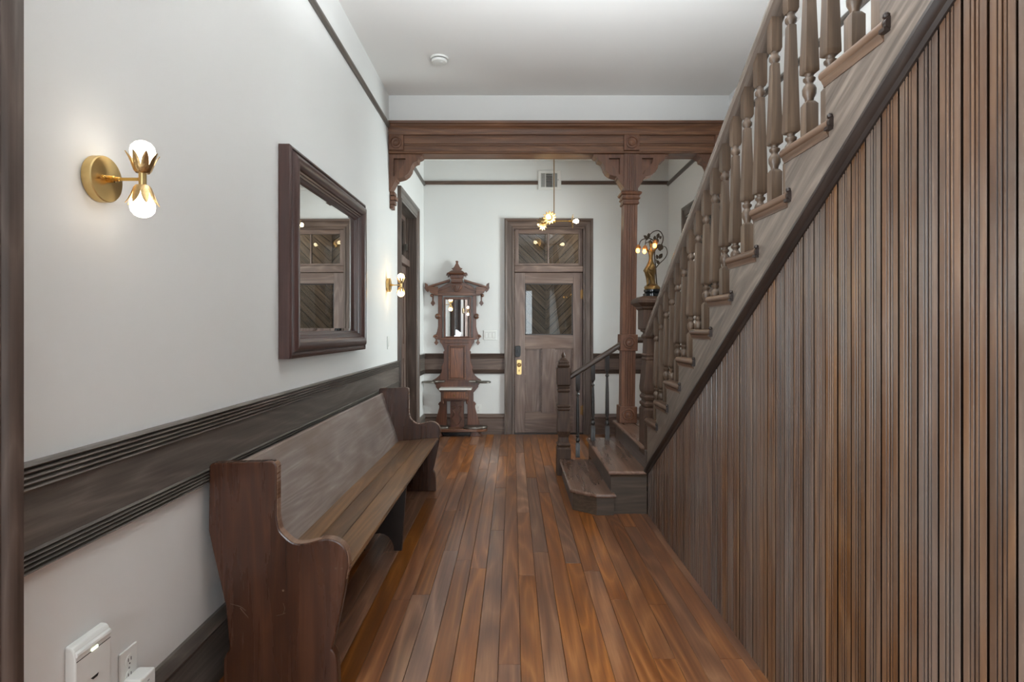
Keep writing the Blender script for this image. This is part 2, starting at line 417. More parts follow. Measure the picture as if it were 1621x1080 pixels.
# (across from the opening, proud of the wall)
def casing(parent, side, a, c, top, mat_v, mat_h, z0=0.0):
    wd = CAS[-1][0]
    def pt(u, d, z):
        return {'left': (XL+d, u, z), 'right': (XR-d, u, z), 'far': (u, YF-d, z)}[side]
    for s, e in ((-1, a), (1, c)):
        r0 = [pt(e+s*u, d, z0) for u, d in CAS]; r1 = [pt(e+s*u, d, top+u) for u, d in CAS]
        part('casing', B().rings([r0, r1]), mat_v, parent, smooth=35)
    r0 = [pt(a-u, d, top+u) for u, d in CAS]; r1 = [pt(c+u, d, top+u) for u, d in CAS]
    part('casing', B().rings([r0, r1]), mat_h, parent, smooth=35)

# door_1: glazed panel door in the far wall
d1 = thing('door_1', (0, 0, 0), 'grey-brown panelled door with square glass pane and two-light transom at the hall end', 'door', kind='structure')
casing(d1, 'far', .018, .888, 2.60, 'trim_grey_z', 'trim_grey_x')
y0, y1 = 7.215, 7.260
part('jamb', B().box(.000, .018, YF-.005, YF+.16, 0, 2.615), 'trim_grey_z', d1)
part('jamb', B().box(.888, .906, YF-.005, YF+.16, 0, 2.615), 'trim_grey_z', d1)
part('jamb_head', B().box(.0, .906, YF-.005, YF+.16, 2.595, 2.615), 'trim_grey_x', d1)
part('threshold', B().box(.018, .888, YF-.02, YF+.16, 0, .010), 'dark_wood', d1)
part('transom_bar', B().box(.018, .888, YF-.012, YF+.10, 2.052, 2.132), 'door_x', d1, bevel=.006)
for xa, xb in ((.022, .152), (.762, .884)):
    part('stile', B().box(xa, xb, y0, y1, .012, 2.045), 'door_z', d1, bevel=.003)
part('top_rail', B().box(.152, .762, y0, y1, 1.909, 2.045), 'door_x', d1, bevel=.003)
part('lock_rail', B().box(.152, .762, y0, y1, 1.082, 1.254), 'door_x', d1, bevel=.003)
part('bottom_rail', B().box(.152, .762, y0, y1, .012, .268), 'door_x', d1, bevel=.003)
part('muntin', B().box(.368, .536, y0, y1, .268, 1.082), 'door_z', d1, bevel=.003)
for xa, xb in ((.152, .368), (.536, .762)):
    b = B().box(xa, xb, y0+.020, y1-.01, .268, 1.082)
    part('panel', b, 'door_z', d1)
    for (pa, pb, pc, pd) in ((xa, xa+.012, .268, 1.082), (xb-.012, xb, .268, 1.082), (xa, xb, .268, .280), (xa, xb, 1.070, 1.082)):
        part('panel_moulding', B().box(pa, pb, y0+.006, y0+.022, pc, pd), 'door_x', d1)
for (pa, pb, pc, pd) in ((.152, .166, 1.254, 1.909), (.748, .762, 1.254, 1.909), (.152, .762, 1.254, 1.268), (.152, .762, 1.895, 1.909)):
    part('glazing_bead', B().box(pa, pb, y0+.004, y0+.022, pc, pd), 'dark_wood', d1)
part('glass_pane', B().box(.154, .760, y0+.024, y0+.028, 1.256, 1.907), 'clear_glass', d1)
for (pa, pb, pc, pd, mt) in ((.024, .072, 2.135, 2.595, 'door_z'), (.832, .882, 2.135, 2.595, 'door_z'), (.072, .832, 2.135, 2.164, 'door_x'), (.072, .832, 2.538, 2.595, 'door_x'), (.438, .456, 2.164, 2.538, 'door_z')):
    part('transom_frame', B().box(pa, pb, YF+.01, YF+.045, pc, pd), mt, d1, bevel=.003)
for xa, xb in ((.072, .438), (.456, .832)):
    part('transom_pane', B().box(xa, xb, YF+.026, YF+.029, 2.164, 2.538), 'clear_glass', d1)
hx = .884
for zz in (1.77, .30):
    h = part('hinge', B().box(hx-.028, hx+.030, y0-.006, y0+.004, zz-.055, zz+.055), 'old_brass', d1)
    part('hinge_knuckle', B().lathe([(-.068, .003), (-.060, .009), (.060, .009), (.068, .003)], (hx, y0-.012, zz), 10), 'old_brass', h, smooth=40)
lk = part('smart_lock', B().prism(bez2([(.030, .985), (.030, 1.10), (.052, 1.115), (.096, 1.11), (.098, 1.03), (.090, .985), (.060, .978), (.030, .985)], 4)[:-1], 'y', y0-.045, y0), 'iron_black', d1, bevel=.004, label='black electronic door lock')
part('thumb_turn', B().box(.058, .070, y0-.06, y0-.044, 1.03, 1.07), 'iron_black', lk, bevel=.003)
pl = part('key_plate', B().prism([(.050, .76), (.050, .93), (.060, .938), (.098, .938), (.108, .93), (.108, .76), (.098, .752), (.060, .752)], 'y', y0-.005, y0), 'brass_brushed', d1, label='tall brass door plate')
part('door_knob', B().lathe([(y0-.055, .004), (y0-.052, .020), (y0-.040, .026), (y0-.028, .018), (y0-.018, .010), (y0-.004, .012)], (.079, 0, .875), 14, axis='y'), 'old_brass', pl, smooth=40)
part('keyhole', B().box(.075, .083, y0-.007, y0-.004, .79, .815), 'slot_dark', pl)

# space beyond the far door: dim vestibule closed by chevron boarding
v = thing('wall_vestibule', (0, 0, 0), 'chevron boarded wall seen through the glass of the far door', 'wall', kind='structure')
VY = 8.05
part('backing', B().box(-.9, 2.0, VY+.02, VY+.06, 0, 3.4), 'gap_dark', v)
part('side_wall', B().box(-.95, -.9, YF+.16, VY+.06, 0, 3.4), 'wall_paint', v)
part('side_wall', B().box(2.0, 2.05, YF+.16, VY+.06, 0, 1.7), 'wall_paint', v)  # cut low so sky light reaches the upper boards
part('vestibule_ceiling', B().box(-.95, 2.05, YF+.16, VY+.06, 3.4, 3.45), 'wall_paint', v)  # unseen roof, added to keep overhead sky light off the boards
part('vestibule_floor', B().box(-.9, 2.0, YF+.16, VY+.06, -.02, -.002), 'floor_pine', v)
cxv = .47; bw = .098
for sgn in (-1, 1):
    for i in range(34):
        # board running up and outward from the centre joint
        z0 = -.9 + i*bw*1.4142
        g = .006
        lo = [(0, z0+g), (1.1, z0+1.1+g), (1.1, z0+1.1+bw*1.4142-g), (0, z0+bw*1.4142-g)]
        if z0+1.1 < .02 or z0 > 3.2: continue
        pts = [(cxv+sgn*(p[0]+.006), min(max(p[1], .0), 3.38)) for p in lo]
        if abs(pts[0][1]-pts[3][1]) < .003 and abs(pts[1][1]-pts[2][1]) < .003: continue
        mx = sum(p[0] for p in pts)/4; mz = sum(p[1] for p in pts)/4
        o = part('chevron_board', B().prism([(p[0]-mx, p[1]-mz) for p in pts], 'y', 0, .018), 'vestibule_board', v, loc=(mx, VY, mz))
        M_ = Matrix.Rotation(-sgn*R(45), 4, 'Y'); o.data.transform(M_.inverted()); o.rotation_euler = M_.to_euler()
part('centre_batten', B().box(cxv-.012, cxv+.012, VY-.01, VY+.01, 0, 3.38), 'vestibule_board', v)

# door_2: side door in the left wall, deep in its jamb
d2 = thing('door_2', (0, 0, 0), 'dark wooden side door recessed in the left wall beyond the pew', 'door', kind='structure')
casing(d2, 'left', 5.69, 6.56, 2.61, 'trim_grey_z', 'trim_grey_y')
part('jamb', B().box(XL-.16, XL+.004, 5.68, 5.69, 0, 2.62), 'trim_grey_z', d2)
part('jamb', B().box(XL-.16, XL+.004, 6.56, 6.57, 0, 2.62), 'trim_grey_z', d2)
part('jamb_head', B().box(XL-.16, XL+.004, 5.68, 6.57, 2.61, 2.62), 'trim_grey_y', d2)
for ya, yb in ((5.69, 5.715), (6.535, 6.56)):
    part('door_stop', B().box(XL-.10, XL-.088, ya, yb, 0, 2.61), 'trim_grey_z', d2)
xa, xb = XL-.145, XL-.102
for ya, yb in ((5.692, 5.81), (6.44, 6.558)):
    part('stile', B().box(xa, xb, ya, yb, .01, 2.04), 'door_z', d2, bevel=.003)
for za, zb in ((.01, .26), (1.0, 1.16), (1.92, 2.04)):
    part('rail', B().box(xa, xb, 5.81, 6.44, za, zb), 'door_z', d2, bevel=.003)
part('muntin', B().box(xa, xb, 6.07, 6.18, .26, 1.92), 'door_z', d2, bevel=.003)
for ya, yb in ((5.81, 6.07), (6.18, 6.44)):
    for za, zb in ((.26, 1.0), (1.16, 1.92)):
        part('panel', B().box(xa+.012, xb-.014, ya, yb, za, zb), 'door_z', d2)
part('transom_bar', B().box(XL-.16, XL-.06, 5.69, 6.56, 2.045, 2.12), 'door_z', d2, bevel=.004)
for ya, yb, za, zb in ((5.69, 5.74, 2.12, 2.61), (6.51, 6.56, 2.12, 2.61), (5.74, 6.51, 2.12, 2.16), (5.74, 6.51, 2.56, 2.61)):
    part('transom_frame', B().box(xa, xb, ya, yb, za, zb), 'door_z', d2, bevel=.003)
part('transom_pane', B().box(xa+.02, xa+.024, 5.74, 6.51, 2.16, 2.56), 'clear_glass', d2)
part('latch', B().box(xb, xb+.03, 6.46, 6.50, 2.22, 2.30), 'pewter', d2, bevel=.003)
part('door_knob', B().lathe([(0, .012), (.03, .012), (.04, .026), (.06, .026), (.068, .01)], (xb, 5.75, .95), 14, axis='x'), 'old_brass', d2, smooth=40)
part('backing', B().box(XL-.162, XL-.158, 5.60, 6.65, 0, 2.7), 'gap_dark', d2)

# door_3: casing of the open doorway at the left edge
d3 = thing('door_3', (0, 0, 0), 'dark moulded doorway casing at the left edge of the view', 'door', kind='structure')
casing(d3, 'left', .26, 1.148, 2.61, 'trim_grey_z', 'trim_grey_y')
part('jamb', B().box(XL-.16, XL+.004, 1.140, 1.152, 0, 2.62), 'trim_grey_z', d3)
part('jamb', B().box(XL-.16, XL+.004, .258, .270, 0, 2.62), 'trim_grey_z', d3)
part('jamb_head', B().box(XL-.16, XL+.004, .258, 1.152, 2.608, 2.622), 'trim_grey_y', d3)

# window_1: bright sash window in the right wall beyond the stair
w1 = thing('window_1', (0, 0, 0), 'bright sash window on the right wall glimpsed through the stair balusters', 'window', kind='structure')
casing(w1, 'right', 5.51, 6.41, 2.59, 'trim_grey_z', 'trim_grey_y', z0=.87)
part('window_sill', B().box(XR-.06, XR+.10, 5.36, 6.56, .83, .865), 'trim_grey_y', w1, bevel=.006)
part('window_apron', B().box(XR-.022, XR, 5.40, 6.52, .74, .83), 'trim_grey_y', w1)
for ya, yb, za, zb in ((5.50, 5.55, .86, 2.6), (6.37, 6.42, .86, 2.6), (5.55, 6.37, .86, .93), (5.55, 6.37, 2.55, 2.6), (5.55, 6.37, 1.70, 1.75)):
    part('window_frame', B().box(XR+.04, XR+.09, ya, yb, za, zb), 'trim_grey_z', w1, bevel=.003)
for za, zb in ((.93, 1.70), (1.75, 2.55)):
    part('glass_pane', B().box(XR+.062, XR+.066, 5.55, 6.37, za, zb), 'clear_glass', w1)

# ------------------------------------------------------------------ carved beam and column
bm_ = thing('carved_beam', (0, YBM, 2.92), 'dark carved wooden beam spanning the hall with rosette blocks and scroll brackets', 'beam')
def beam_part(name, prof, xa=XL+.002, xb=XR-.002, mat='beam_x'):
    return part(name, B().prism(prof, 'x', xa, xb), mat, bm_, smooth=35, world=True)
BF = YBM         # front face of fascia
part('beam_core', B().box(XL+.002, XR-.002, BF+.012, BF+.17, 2.925, 3.205), 'beam_x', bm_, world=True)
for front in (True, False):
    def yy(d): return BF-d if front else BF+.18+d
    beam_part('cornice', [(yy(-.02), 3.090), (yy(.012), 3.090), (yy(.020), 3.104), (yy(.020), 3.114), (yy(.012), 3.118), (yy(.016), 3.135), (yy(.030), 3.158), (yy(.040), 3.164), (yy(.040), 3.176), (yy(.052), 3.184), (yy(.056), 3.205), (yy(-.02), 3.205)])
    beam_part('fascia', [(yy(-.02), 2.945), (yy(0), 2.945), (yy(0), 2.985), (yy(-.006), 2.988), (yy(-.006), 2.994), (yy(0), 2.997), (yy(0), 3.003), (yy(-.006), 3.006), (yy(-.006), 3.012), (yy(0), 3.015), (yy(.002), 3.03), (yy(.002), 3.072), (yy(-.006), 3.076), (yy(-.006), 3.090), (yy(-.02), 3.090)])
    beam_part('bottom_bead', [(yy(-.02), 2.923), (yy(-.004), 2.923), (yy(.006), 2.928), (yy(.006), 2.938), (yy(0), 2.945), (yy(-.02), 2.945)])
def rosette_block(parent, cx, cz, half, yf, mat='beam_z', name='rosette_block', dp=.02):
    o = part(name, B().box(cx-half, cx+half, yf-dp, yf+.01, cz-half, cz+half), mat, parent, world=True, bevel=.004)
    pr = [(.0, half*.80), (-.010, half*.76), (-.012, half*.66), (-.004, half*.60), (-.004, half*.50), (-.012, half*.44), (-.010, half*.30), (-.016, half*.16), (-.018, .002)]
    b = B().lathe([(yf-dp+h, r) for h, r in pr], (cx, 0, cz), 20, axis='y')
    off = Vector(parent.location)
    b.v = [(x-off.x, y-off.y, z-off.z) for x, y, z in b.v]
    part('rosette', b, mat, o, smooth=40)
    return o
rosette_block(bm_, XL+.072, 3.018, .068, BF-.002)
rosette_block(bm_, 1.075, 3.018, .070, BF-.002)
rosette_block(bm_, XR-.072, 3.018, .068, BF-.002)
# scroll brackets: outline in (out from the post, down from the beam)
OUT = [(0, 0), (.305, 0), (.300, -.022), (.285, -.034), (.265, -.040), (.262, -.055), (.258, -.068), (.240, -.074), (.215, -.090), (.200, -.118), (.192, -.150), (.170, -.185), (.138, -.210), (.100, -.222), (.072, -.228), (.070, -.244), (.058, -.250), (.050, -.262), (.030, -.300), (.010, -.330), (0, -.345)]
INN = [(.040, -.045), (.150, -.045), (.138, -.095), (.100, -.140), (.070, -.165), (.052, -.205), (.040, -.205)]
def bracket(x0, sgn, zt, sc=1.0, corbel=False):
    o = thing_b = part('bracket', B().prism([(x0+sgn*u*sc, zt+v_*sc) for u, v_ in OUT], 'y', BF+.055, BF+.13), 'beam_z', bm_, world=True, bevel=.003)
    # front layer with the sunk panel left open
    loop = OUT + [OUT[0]] + [INN[0]] + INN[1:][::1] + [INN[0]]
    def layer(ya, yb, nm):
        outer = [(x0+sgn*u*sc, zt+v_*sc) for u, v_ in OUT]; inner = [(x0+sgn*u*sc, zt+v_*sc) for u, v_ in INN]
        bmx = bmesh.new()
        vo = [bmx.verts.new((p[0], ya, p[1])) for p in outer]; vi = [bmx.verts.new((p[0], ya, p[1])) for p in inner]
        es = [bmx.edges.new((vo[i], vo[(i+1) % len(vo)])) for i in range(len(vo))] + [bmx.edges.new((vi[i], vi[(i+1) % len(vi)])) for i in range(len(vi))]
        r = bmesh.ops.triangle_fill(bmx, use_beauty=True, edges=es)
        fs = [g for g in r['geom'] if isinstance(g, bmesh.types.BMFace)]
        # drop triangles that fill the inner hole
        ex = bmesh.ops.extrude_face_region(bmx, geom=fs)
        vv = [g for g in ex['geom'] if isinstance(g, bmesh.types.BMVert)]
        bmesh.ops.translate(bmx, verts=vv, vec=(0, yb-ya, 0))
        bb = B(); bmx.verts.index_update()
        bb.add([tuple(q.co) for q in bmx.verts], [tuple(q.index for q in f.verts) for f in bmx.faces]); bmx.free()
        off = bm_.location
        bb.v = [(x-off.x, y-off.y, z-off.z) for x, y, z in bb.v]
        part(nm, bb, 'beam_z', o)
    layer(BF+.018, BF+.055, 'bracket_face'); layer(BF+.147, BF+.13, 'bracket_face')
    if corbel:
        for i, (u, zz, hh) in enumerate(((.045, -.345, .028), (.058, -.385, .030), (.045, -.425, .030), (.030, -.462, .034))):
            xs = sorted((x0, x0+sgn*u))
            bb = B().box(xs[0], xs[1], BF+.045, BF+.14, zt+zz-hh, zt+zz+.004); off = bm_.location
            bb.v = [(x-off.x, y-off.y, z-off.z) for x, y, z in bb.v]
            part('corbel_tier', bb, 'beam_z', o, bevel=.004)
bracket(XL+.002, 1, 2.930, 1.0, True)
bracket(XR-.002, -1, 2.930, .95, True)
bracket(1.012, -1, 2.930, .92)
bracket(1.140, 1, 2.930, .92)

cl = thing('wooden_column', (1.045, YBM+.07, .476), 'square fluted wooden column standing on the stair landing under the beam', 'column')
cl.rotation_euler = (0, R(.75), 0)
def fluted(hw, n=4, dep=.006):
    pts = []
    def side(ax):
        e = [(-hw, -hw)]
        m = hw*.62; wv = 2*m/(2*n-1)
        for i in range(n):
            a0 = -m+2*i*wv; e += [(a0, -hw), (a0+wv*.15, -hw+dep), (a0+wv*.85, -hw+dep), (a0+wv, -hw)]
        return e
    base = side(0)
    for k in range(4):
        c, s = (1, 0, -1, 0)[k], (0, 1, 0, -1)[k]
        pts += [(x*c-y*s, x*s+y*c) for x, y in base]
    return pts
part('shaft', B().prism(fluted(.062), 'z', .02, 2.00), 'beam_z', cl)
part('plinth_block', B().box(-.080, .080, -.080, .080, .0, .150), 'beam_z', cl, bevel=.005)
part('rosette_band', B().box(-.078, .078, -.078, .078, .655, .805), 'beam_z', cl, bevel=.005)
for zc in (.078, .730):
    b = B().lathe([(-.078+h, r) for h, r in ((.0, .056), (-.010, .053), (-.012, .046), (-.004, .042), (-.004, .034), (-.012, .030), (-.010, .020), (-.015, .010), (-.016, .001))], (0, 0, zc), 20, axis='y')
    part('rosette', b, 'beam_z', cl, smooth=40)
part('capital', B().lathe([(1.985, .064), (1.992, .074), (2.005, .076), (2.01, .070), (2.03, .070), (2.036, .080), (2.046, .084), (2.052, .076), (2.07, .078), (2.078, .090), (2.092, .096), (2.10, .090), (2.108, .074), (2.11, .07)], sq=True), 'beam_z', cl, bevel=.002)
part('upper_shaft', B().prism(fluted(.064, 5), 'z', 2.09, 2.47), 'beam_z', cl)
def regrain(o, ax, ang):
    # turn the part's own axes along its length so that the grain follows it
    M_ = Matrix.Rotation(ang, 4, ax); o.data.transform(M_.inverted())
    o.rotation_euler = M_.to_euler(); return o
PITCH = -math.atan2(.1578, .2553)
# ------------------------------------------------------------------ beadboard wall under the stair
RUN, RISE = .2553, .1578
def YK(k): return 1.443+RUN*k          # near end of each tread's return
def ZK(k): return 2.118-RISE*k         # tread top
def ZM(y): return .350+.621*(4.014-y)  # underside line of the stringer
ws = thing('wall_stair', (XS, 1.0, 0), 'brown beaded tongue-and-groove board wall enclosing the underside of the staircase', 'wall', kind='structure')
b = B().prism([(-.6, 0), (4.06, 0), (4.06, ZM(4.06)), (-.6, min(ZM(-.6), 3.4))], 'x', XS+.016, XS+.045)
part('backing', b, 'gap_dark', ws, world=True)
BWD = .0668; y = 1.1565-BWD*24
while y < 4.05:
    ya, yb = y+.0032, min(y+BWD-.0032, 4.07); W_ = yb-ya
    c = W_/2
    prof = [(.016, .010), (.0028, .010), (.0012, 0), (0, .0008), (0, c-.0138), (.006, c-.0132), (.006, c-.0080), (.0010, c-.0098), (0, c-.0094), (0, c-.0050), (.005, c-.0042), (.005, c+.0034), (.0010, c+.0018), (0, c+.0022), (0, c+.0086), (.006, c+.0092), (.006, c+.0146), (.0010, c+.0128), (0, c+.0132), (0, W_-.0015), (.002, W_), (.016, W_)]
    if W_ < .04: prof = [(.016, 0), (0, .002), (0, W_-.002), (.016, W_)]
    bo = [(x, yy_-c, 0) for x, yy_ in prof]; to = [(x, yy_-c, min(ZM(ya+yy_)+.01, 3.40)) for x, yy_ in prof]
    part('beadboard', B().rings([bo, to]), 'bead_z', ws, loc=(random.uniform(-.0008, .0008), ya+c-1.0, 0))
    y += BWD

# ------------------------------------------------------------------ staircase
st = thing('staircase', (1.0, 4.2, 0), 'dark wooden staircase with turned balusters climbing above the beadboard wall', 'staircase')
K0, K1 = -4, 9
SX0, SX1 = .950, .985      # stringer board
# stringer
pts = []
for k in range(K1, K0-1, -1):
    pts += [(YK(k)+.285, ZK(k)-RISE), (YK(k)+.285, ZK(k)-.028), ]
pts = [p for p in pts]
top = pts + [(YK(K0)-.0, ZK(K0)-.028)]
low = [(YK(K0), ZM(YK(K0))), (YK(K1)+.285, ZM(YK(K1)+.285))]
regrain(part('stringer', B().prism(top+low, 'x', SX0, SX1), 'string_y', st, world=True), 'X', PITCH)
# moulding along the foot of the stringer
def sloped(prof, ya, yb):   # prof: (x, dz)
    return B().rings([[(x, ya, ZM(ya)+dz) for x, dz in prof], [(x, yb, ZM(yb)+dz) for x, dz in prof]])
regrain(part('stringer_moulding', sloped([(XS+.01, -.030), (XS-.006, -.028), (XS-.012, -.016), (XS-.022, -.012), (XS-.030, .002), (XS-.028, .016), (XS-.020, .024), (XS-.018, .032), (XS-.010, .036), (XS+.01, .036)], YK(K0), 4.075), 'mould_y', st, world=True, smooth=40), 'X', PITCH)
# treads, risers, nosing returns
LNT = .312
TP = [(0, 0)]
tread0 = None
for k in range(K0, K1+1):
    if tread0 is None:
        prof = [(-.004, -.030)] + [(LNT-.015+.015*math.sin(t*math.pi/6), -.015-.015*math.cos(t*math.pi/6)) for t in range(0, 7)] + [(-.004, 0)]
        bx_ = B().prism([(y_, z_) for y_, z_ in prof], 'x', .018, .985)
        # rounded return along the open end
        rp = [(.020, -.030)] + [(.014-.014*math.sin(t*math.pi/6), -.015-.015*math.cos(t*math.pi/6)) for t in range(0, 7)] + [(.020, 0)]
        bx_.rings([[(x_, 0, z_) for x_, z_ in rp], [(x_, LNT-.012, z_) for x_, z_ in rp]])
        tread0 = part('tread', bx_, 'tread_y', st, smooth=50)
        part('return_end', B().rings([[(x_*1.0+.001, -.014 if i else -.001, z_*1.0) for x_, z_ in rp] for i in (0, 1)]).box(-.001, .018, -.012, .010, -.036, -.026).sphere((.008, -.006, .004), .009, 8, 5), 'dark_wood', tread0, smooth=60)
        cv = [(.018, -.030), (.004, -.030), (.008, -.040), (.012, -.046), (.012, -.052), (.018, -.052)]
        part('cove_moulding', B().rings([[(x_, .012, z_) for x_, z_ in cv], [(x_, LNT-.02, z_) for x_, z_ in cv]]), 'tread_y', tread0, smooth=40)
        tr = tread0
    else:
        tr = copy_part(tread0, st)
    tr.location = (.935-1.0, YK(k)-4.2, ZK(k))
    part('riser', B().box(.985, XR-.005, YK(k)+.265, YK(k)+.285, ZK(k)-RISE, ZK(k)-.028), 'step_riser', st, world=True)
# balusters: square blocks with turned beads
def rail_bottom(y): return 1.968+RISE/RUN*(3.056-y)
BX = 1.003
def baluster_mesh(h):
    hw = .0202
    b = B()
    b.lathe([(0, hw), (.128, hw), (.140, hw*.62)], sq=True)
    b.lathe([(.136, .012), (.142, .0135), (.150, .0145), (.165, .0215), (.182, .0225), (.192, .0185), (.198, .0125), (.204, .0125), (.210, .019), (.218, .020), (.222, .013), (.228, .013), (.234, .018)], seg=12)
    ta = .232; tb = h-.185
    b.lathe([(ta, .0155), (ta+.006, .0225), (ta+.02, .0225), (tb, .0138), (tb+.004, .0125)], sq=True)
    b.lathe([(tb, .012), (tb+.008, .012), (tb+.016, .0195), (tb+.028, .0205), (tb+.036, .014), (tb+.044, .0135), (tb+.052, .0175)], seg=12)
    b.lathe([(tb+.048, .016), (tb+.060, hw), (h-.0, hw)], sq=True)
    return b
proto = {}
for k in range(K0, K1+1):
    for j, yo in enumerate((.098, .226)):
        yb_ = YK(k)+yo
        h = rail_bottom(yb_)-ZK(k)+.018
        key = j
        if key not in proto:
            proto[key] = part('baluster', baluster_mesh(h), 'stair_z', st, smooth=50)
            o = proto[key]
        else:
            o = copy_part(proto[key], st)
        o.location = (BX-1.0, yb_-4.2, ZK(k)-.001)
# handrail
def rail(prof, ya, yb, za, zb, xc, name, mat, parent):
    r0 = [(xc+x_, ya, za+z_) for x_, z_ in prof]; r1 = [(xc+x_, yb, zb+z_) for x_, z_ in prof]
    return part(name, B().rings([r0, r1]), mat, parent, smooth=35, world=True)
RP = [(-.020, -.004), (-.034, .004), (-.038, .020), (-.036, .040), (-.028, .056), (-.014, .066), (.014, .066), (.028, .056), (.036, .040), (.038, .020), (.034, .004), (.020, -.004)]
ye = 4.16
regrain(rail(RP, YK(K0)+.02, ye, rail_bottom(YK(K0)+.02), rail_bottom(ye), BX, 'handrail', 'rail_side', st), 'X', PITCH)
# main newel post
nx, ny = 1.045, 4.245
nw = part('newel_post', B().lathe([(.400, .068), (.405, .085), (.735, .085), (.748, .080), (.752, .072)], (nx, ny, 0), sq=True).lathe([(.750, .070), (.765, .082), (.782, .084), (.792, .072), (.802, .070), (.812, .080), (.828, .083), (.840, .074), (.848, .072)], (nx, ny, 0), sq=True).lathe([(.846, .070), (.862, .080), (.880, .084), (.90, .084), (1.10, .066), (1.104, .070), (1.112, .072), (1.120, .066), (1.128, .066), (1.132, .072), (1.142, .072), (1.146, .064), (1.262, .060), (1.266, .070), (1.276, .074), (1.286, .070), (1.294, .062), (1.306, .062), (1.312, .076), (1.330, .080)], (nx, ny, 0), sq=True).lathe([(1.326, .088), (1.334, .092), (1.468, .092), (1.474, .088)], (nx, ny, 0), sq=True), 'newel_z', st, world=True, bevel=.003)
part('newel_cap', B().lathe([(1.470, .090), (1.478, .100), (1.488, .106), (1.494, .104), (1.502, .116), (1.516, .130), (1.522, .138), (1.540, .138), (1.546, .132), (1.554, .128), (1.566, .108), (1.570, .100)], (nx-1.0, ny-4.2, 0), sq=True), 'newel_z', nw, bevel=.002)
# lower steps turning out to the hall
S1, S2, S3 = .155, .312, .474
YE = 5.34
def nosed(poly, z, name, th=.030, over=True):
    b = B()
    def grow(d):
        # offset polygon inwards by d (convex, ordered)
        n = len(poly); out = []
        ar = sum(poly[i][0]*poly[(i+1)%n][1]-poly[(i+1)%n][0]*poly[i][1] for i in range(n)); s = 1 if ar > 0 else -1
        for i in range(n):
            p0, p1, p2 = Vector(poly[i-1]), Vector(poly[i]), Vector(poly[(i+1) % n])
            e1 = (p1-p0).normalized(); e2 = (p2-p1).normalized()
            n1 = Vector((-e1.y, e1.x))*s; n2 = Vector((-e2.y, e2.x))*s
            bi = (n1+n2); k_ = d/ (1+n1.dot(n2)) 
            out.append(p1+bi*k_)
        return out
    rs = []
    for t in range(0, 7):
        a = math.pi*t/6; d = th/2*(1-math.sin(a)); zz = z-th/2-th/2*math.cos(a)
        rs.append([(p.x, p.y, zz) for p in grow(d)])
    b.rings(rs)
    return part(name, b, 'step_y', st, world=True)
T1 = [(.418, 5.14), (.418, 4.175), (.590, 4.035), (.735, 4.035), (.735, 5.14)]
T2 = [(.685, YE), (.685, 4.070), (.962, 4.070), (.985, 4.070), (.985, YE)]
T3 = [(.938, YE+.02), (.938, 4.160), (XR-.005, 4.160), (XR-.005, YE+.02)]
nosed(T1, S1, 'lower_tread'); nosed(T2, S2, 'lower_tread'); nosed(T3, S3, 'landing')
c1 = [(.440, 5.12), (.440, 4.185), (.598, 4.058), (.72, 4.058), (.72, 5.12)]
def skirt(pts, za, zb, mats, name='lower_riser', t=.02):
    for i, mt in enumerate(mats):
        if not mt: continue
        p, q = Vector(pts[i]), Vector(pts[i+1]); e = (q-p).normalized(); nrm = Vector((-e.y, e.x))*t
        ctr = Vector(c_center)
        if nrm.dot(ctr-(p+q)/2) < 0: nrm = -nrm
        f_ = [p, q, q+nrm, p+nrm]
        part(name, B().prism([(v_.x, v_.y) for v_ in f_], 'z', za, zb), mt, st, world=True)
c_center = (.6, 4.7)
skirt(c1, 0, S1-.028, ['step_riser', 'step_side', 'step_side'])
c_center = (.85, 4.7)
skirt([(.708, YE-.02), (.708, 4.096)], S1-.002, S2-.028, ['step_riser'])
skirt([(.706, 4.092), (XS-.001, 4.092)], .0, S2-.028, ['step_side'], 'step_end')
c_center = (1.4, 4.7)
skirt([(.962, YE), (.962, 4.10)], S2-.002, S3-.028, ['step_riser'])
skirt([(.708, YE-.02), (.962, YE-.02)], .0, S2-.028, ['step_side'], 'step_end')
skirt([(.962, YE), (XR-.005, YE)], .0, S3-.028, ['step_side'], 'step_end')
skirt([(.44, 5.13), (.708, 5.13)], .0, S1-.028, ['step_side'], 'step_end')
part('tread_scotia', B().prism([(S2-.030, 4.072+.004), (S2-.030, 4.092), (S2-.045, 4.092), (S2-.045, 4.086)][0:0] or [(4.078, S2-.031), (4.093, S2-.031), (4.093, S2-.046), (4.088, S2-.046)], 'x', .70, XS-.001), 'step_side', st, world=True)
# small newel with finial
qx, qy = .462, 5.215
n2 = part('small_newel', B().lathe([(0, .064), (.240, .064), (.254, .058), (.258, .052)], (qx, qy, 0), sq=True).lathe([(.256, .050), (.268, .060), (.280, .062), (.292, .052), (.30, .047), (.345, .044), (.380, .056), (.400, .062), (.42, .062), (.588, .050), (.594, .058), (.604, .060), (.610, .053), (.616, .053), (.622, .060), (.634, .060), (.640, .050), (.755, .046), (.760, .054), (.772, .057), (.780, .049), (.788, .047), (.794, .054), (.806, .056), (.812, .048), (.818, .048)], (qx, qy, 0), sq=True).lathe([(.814, .054), (.822, .061), (.972, .061), (.980, .056)], (qx, qy, 0), sq=True), 'newel_z', st, world=True, bevel=.003)
part('finial', B().lathe([(.978, .044), (.985, .052), (.998, .055), (1.006, .048), (1.016, .046), (1.024, .050), (1.034, .046), (1.052, .030), (1.066, .022)], (qx-1.0, qy-4.2, 0), sq=True).lathe([(1.060, .020), (1.070, .013), (1.080, .017), (1.092, .018), (1.104, .012), (1.116, .006), (1.122, .001)], (qx-1.0, qy-4.2, 0), 12), 'newel_z', n2, smooth=45)
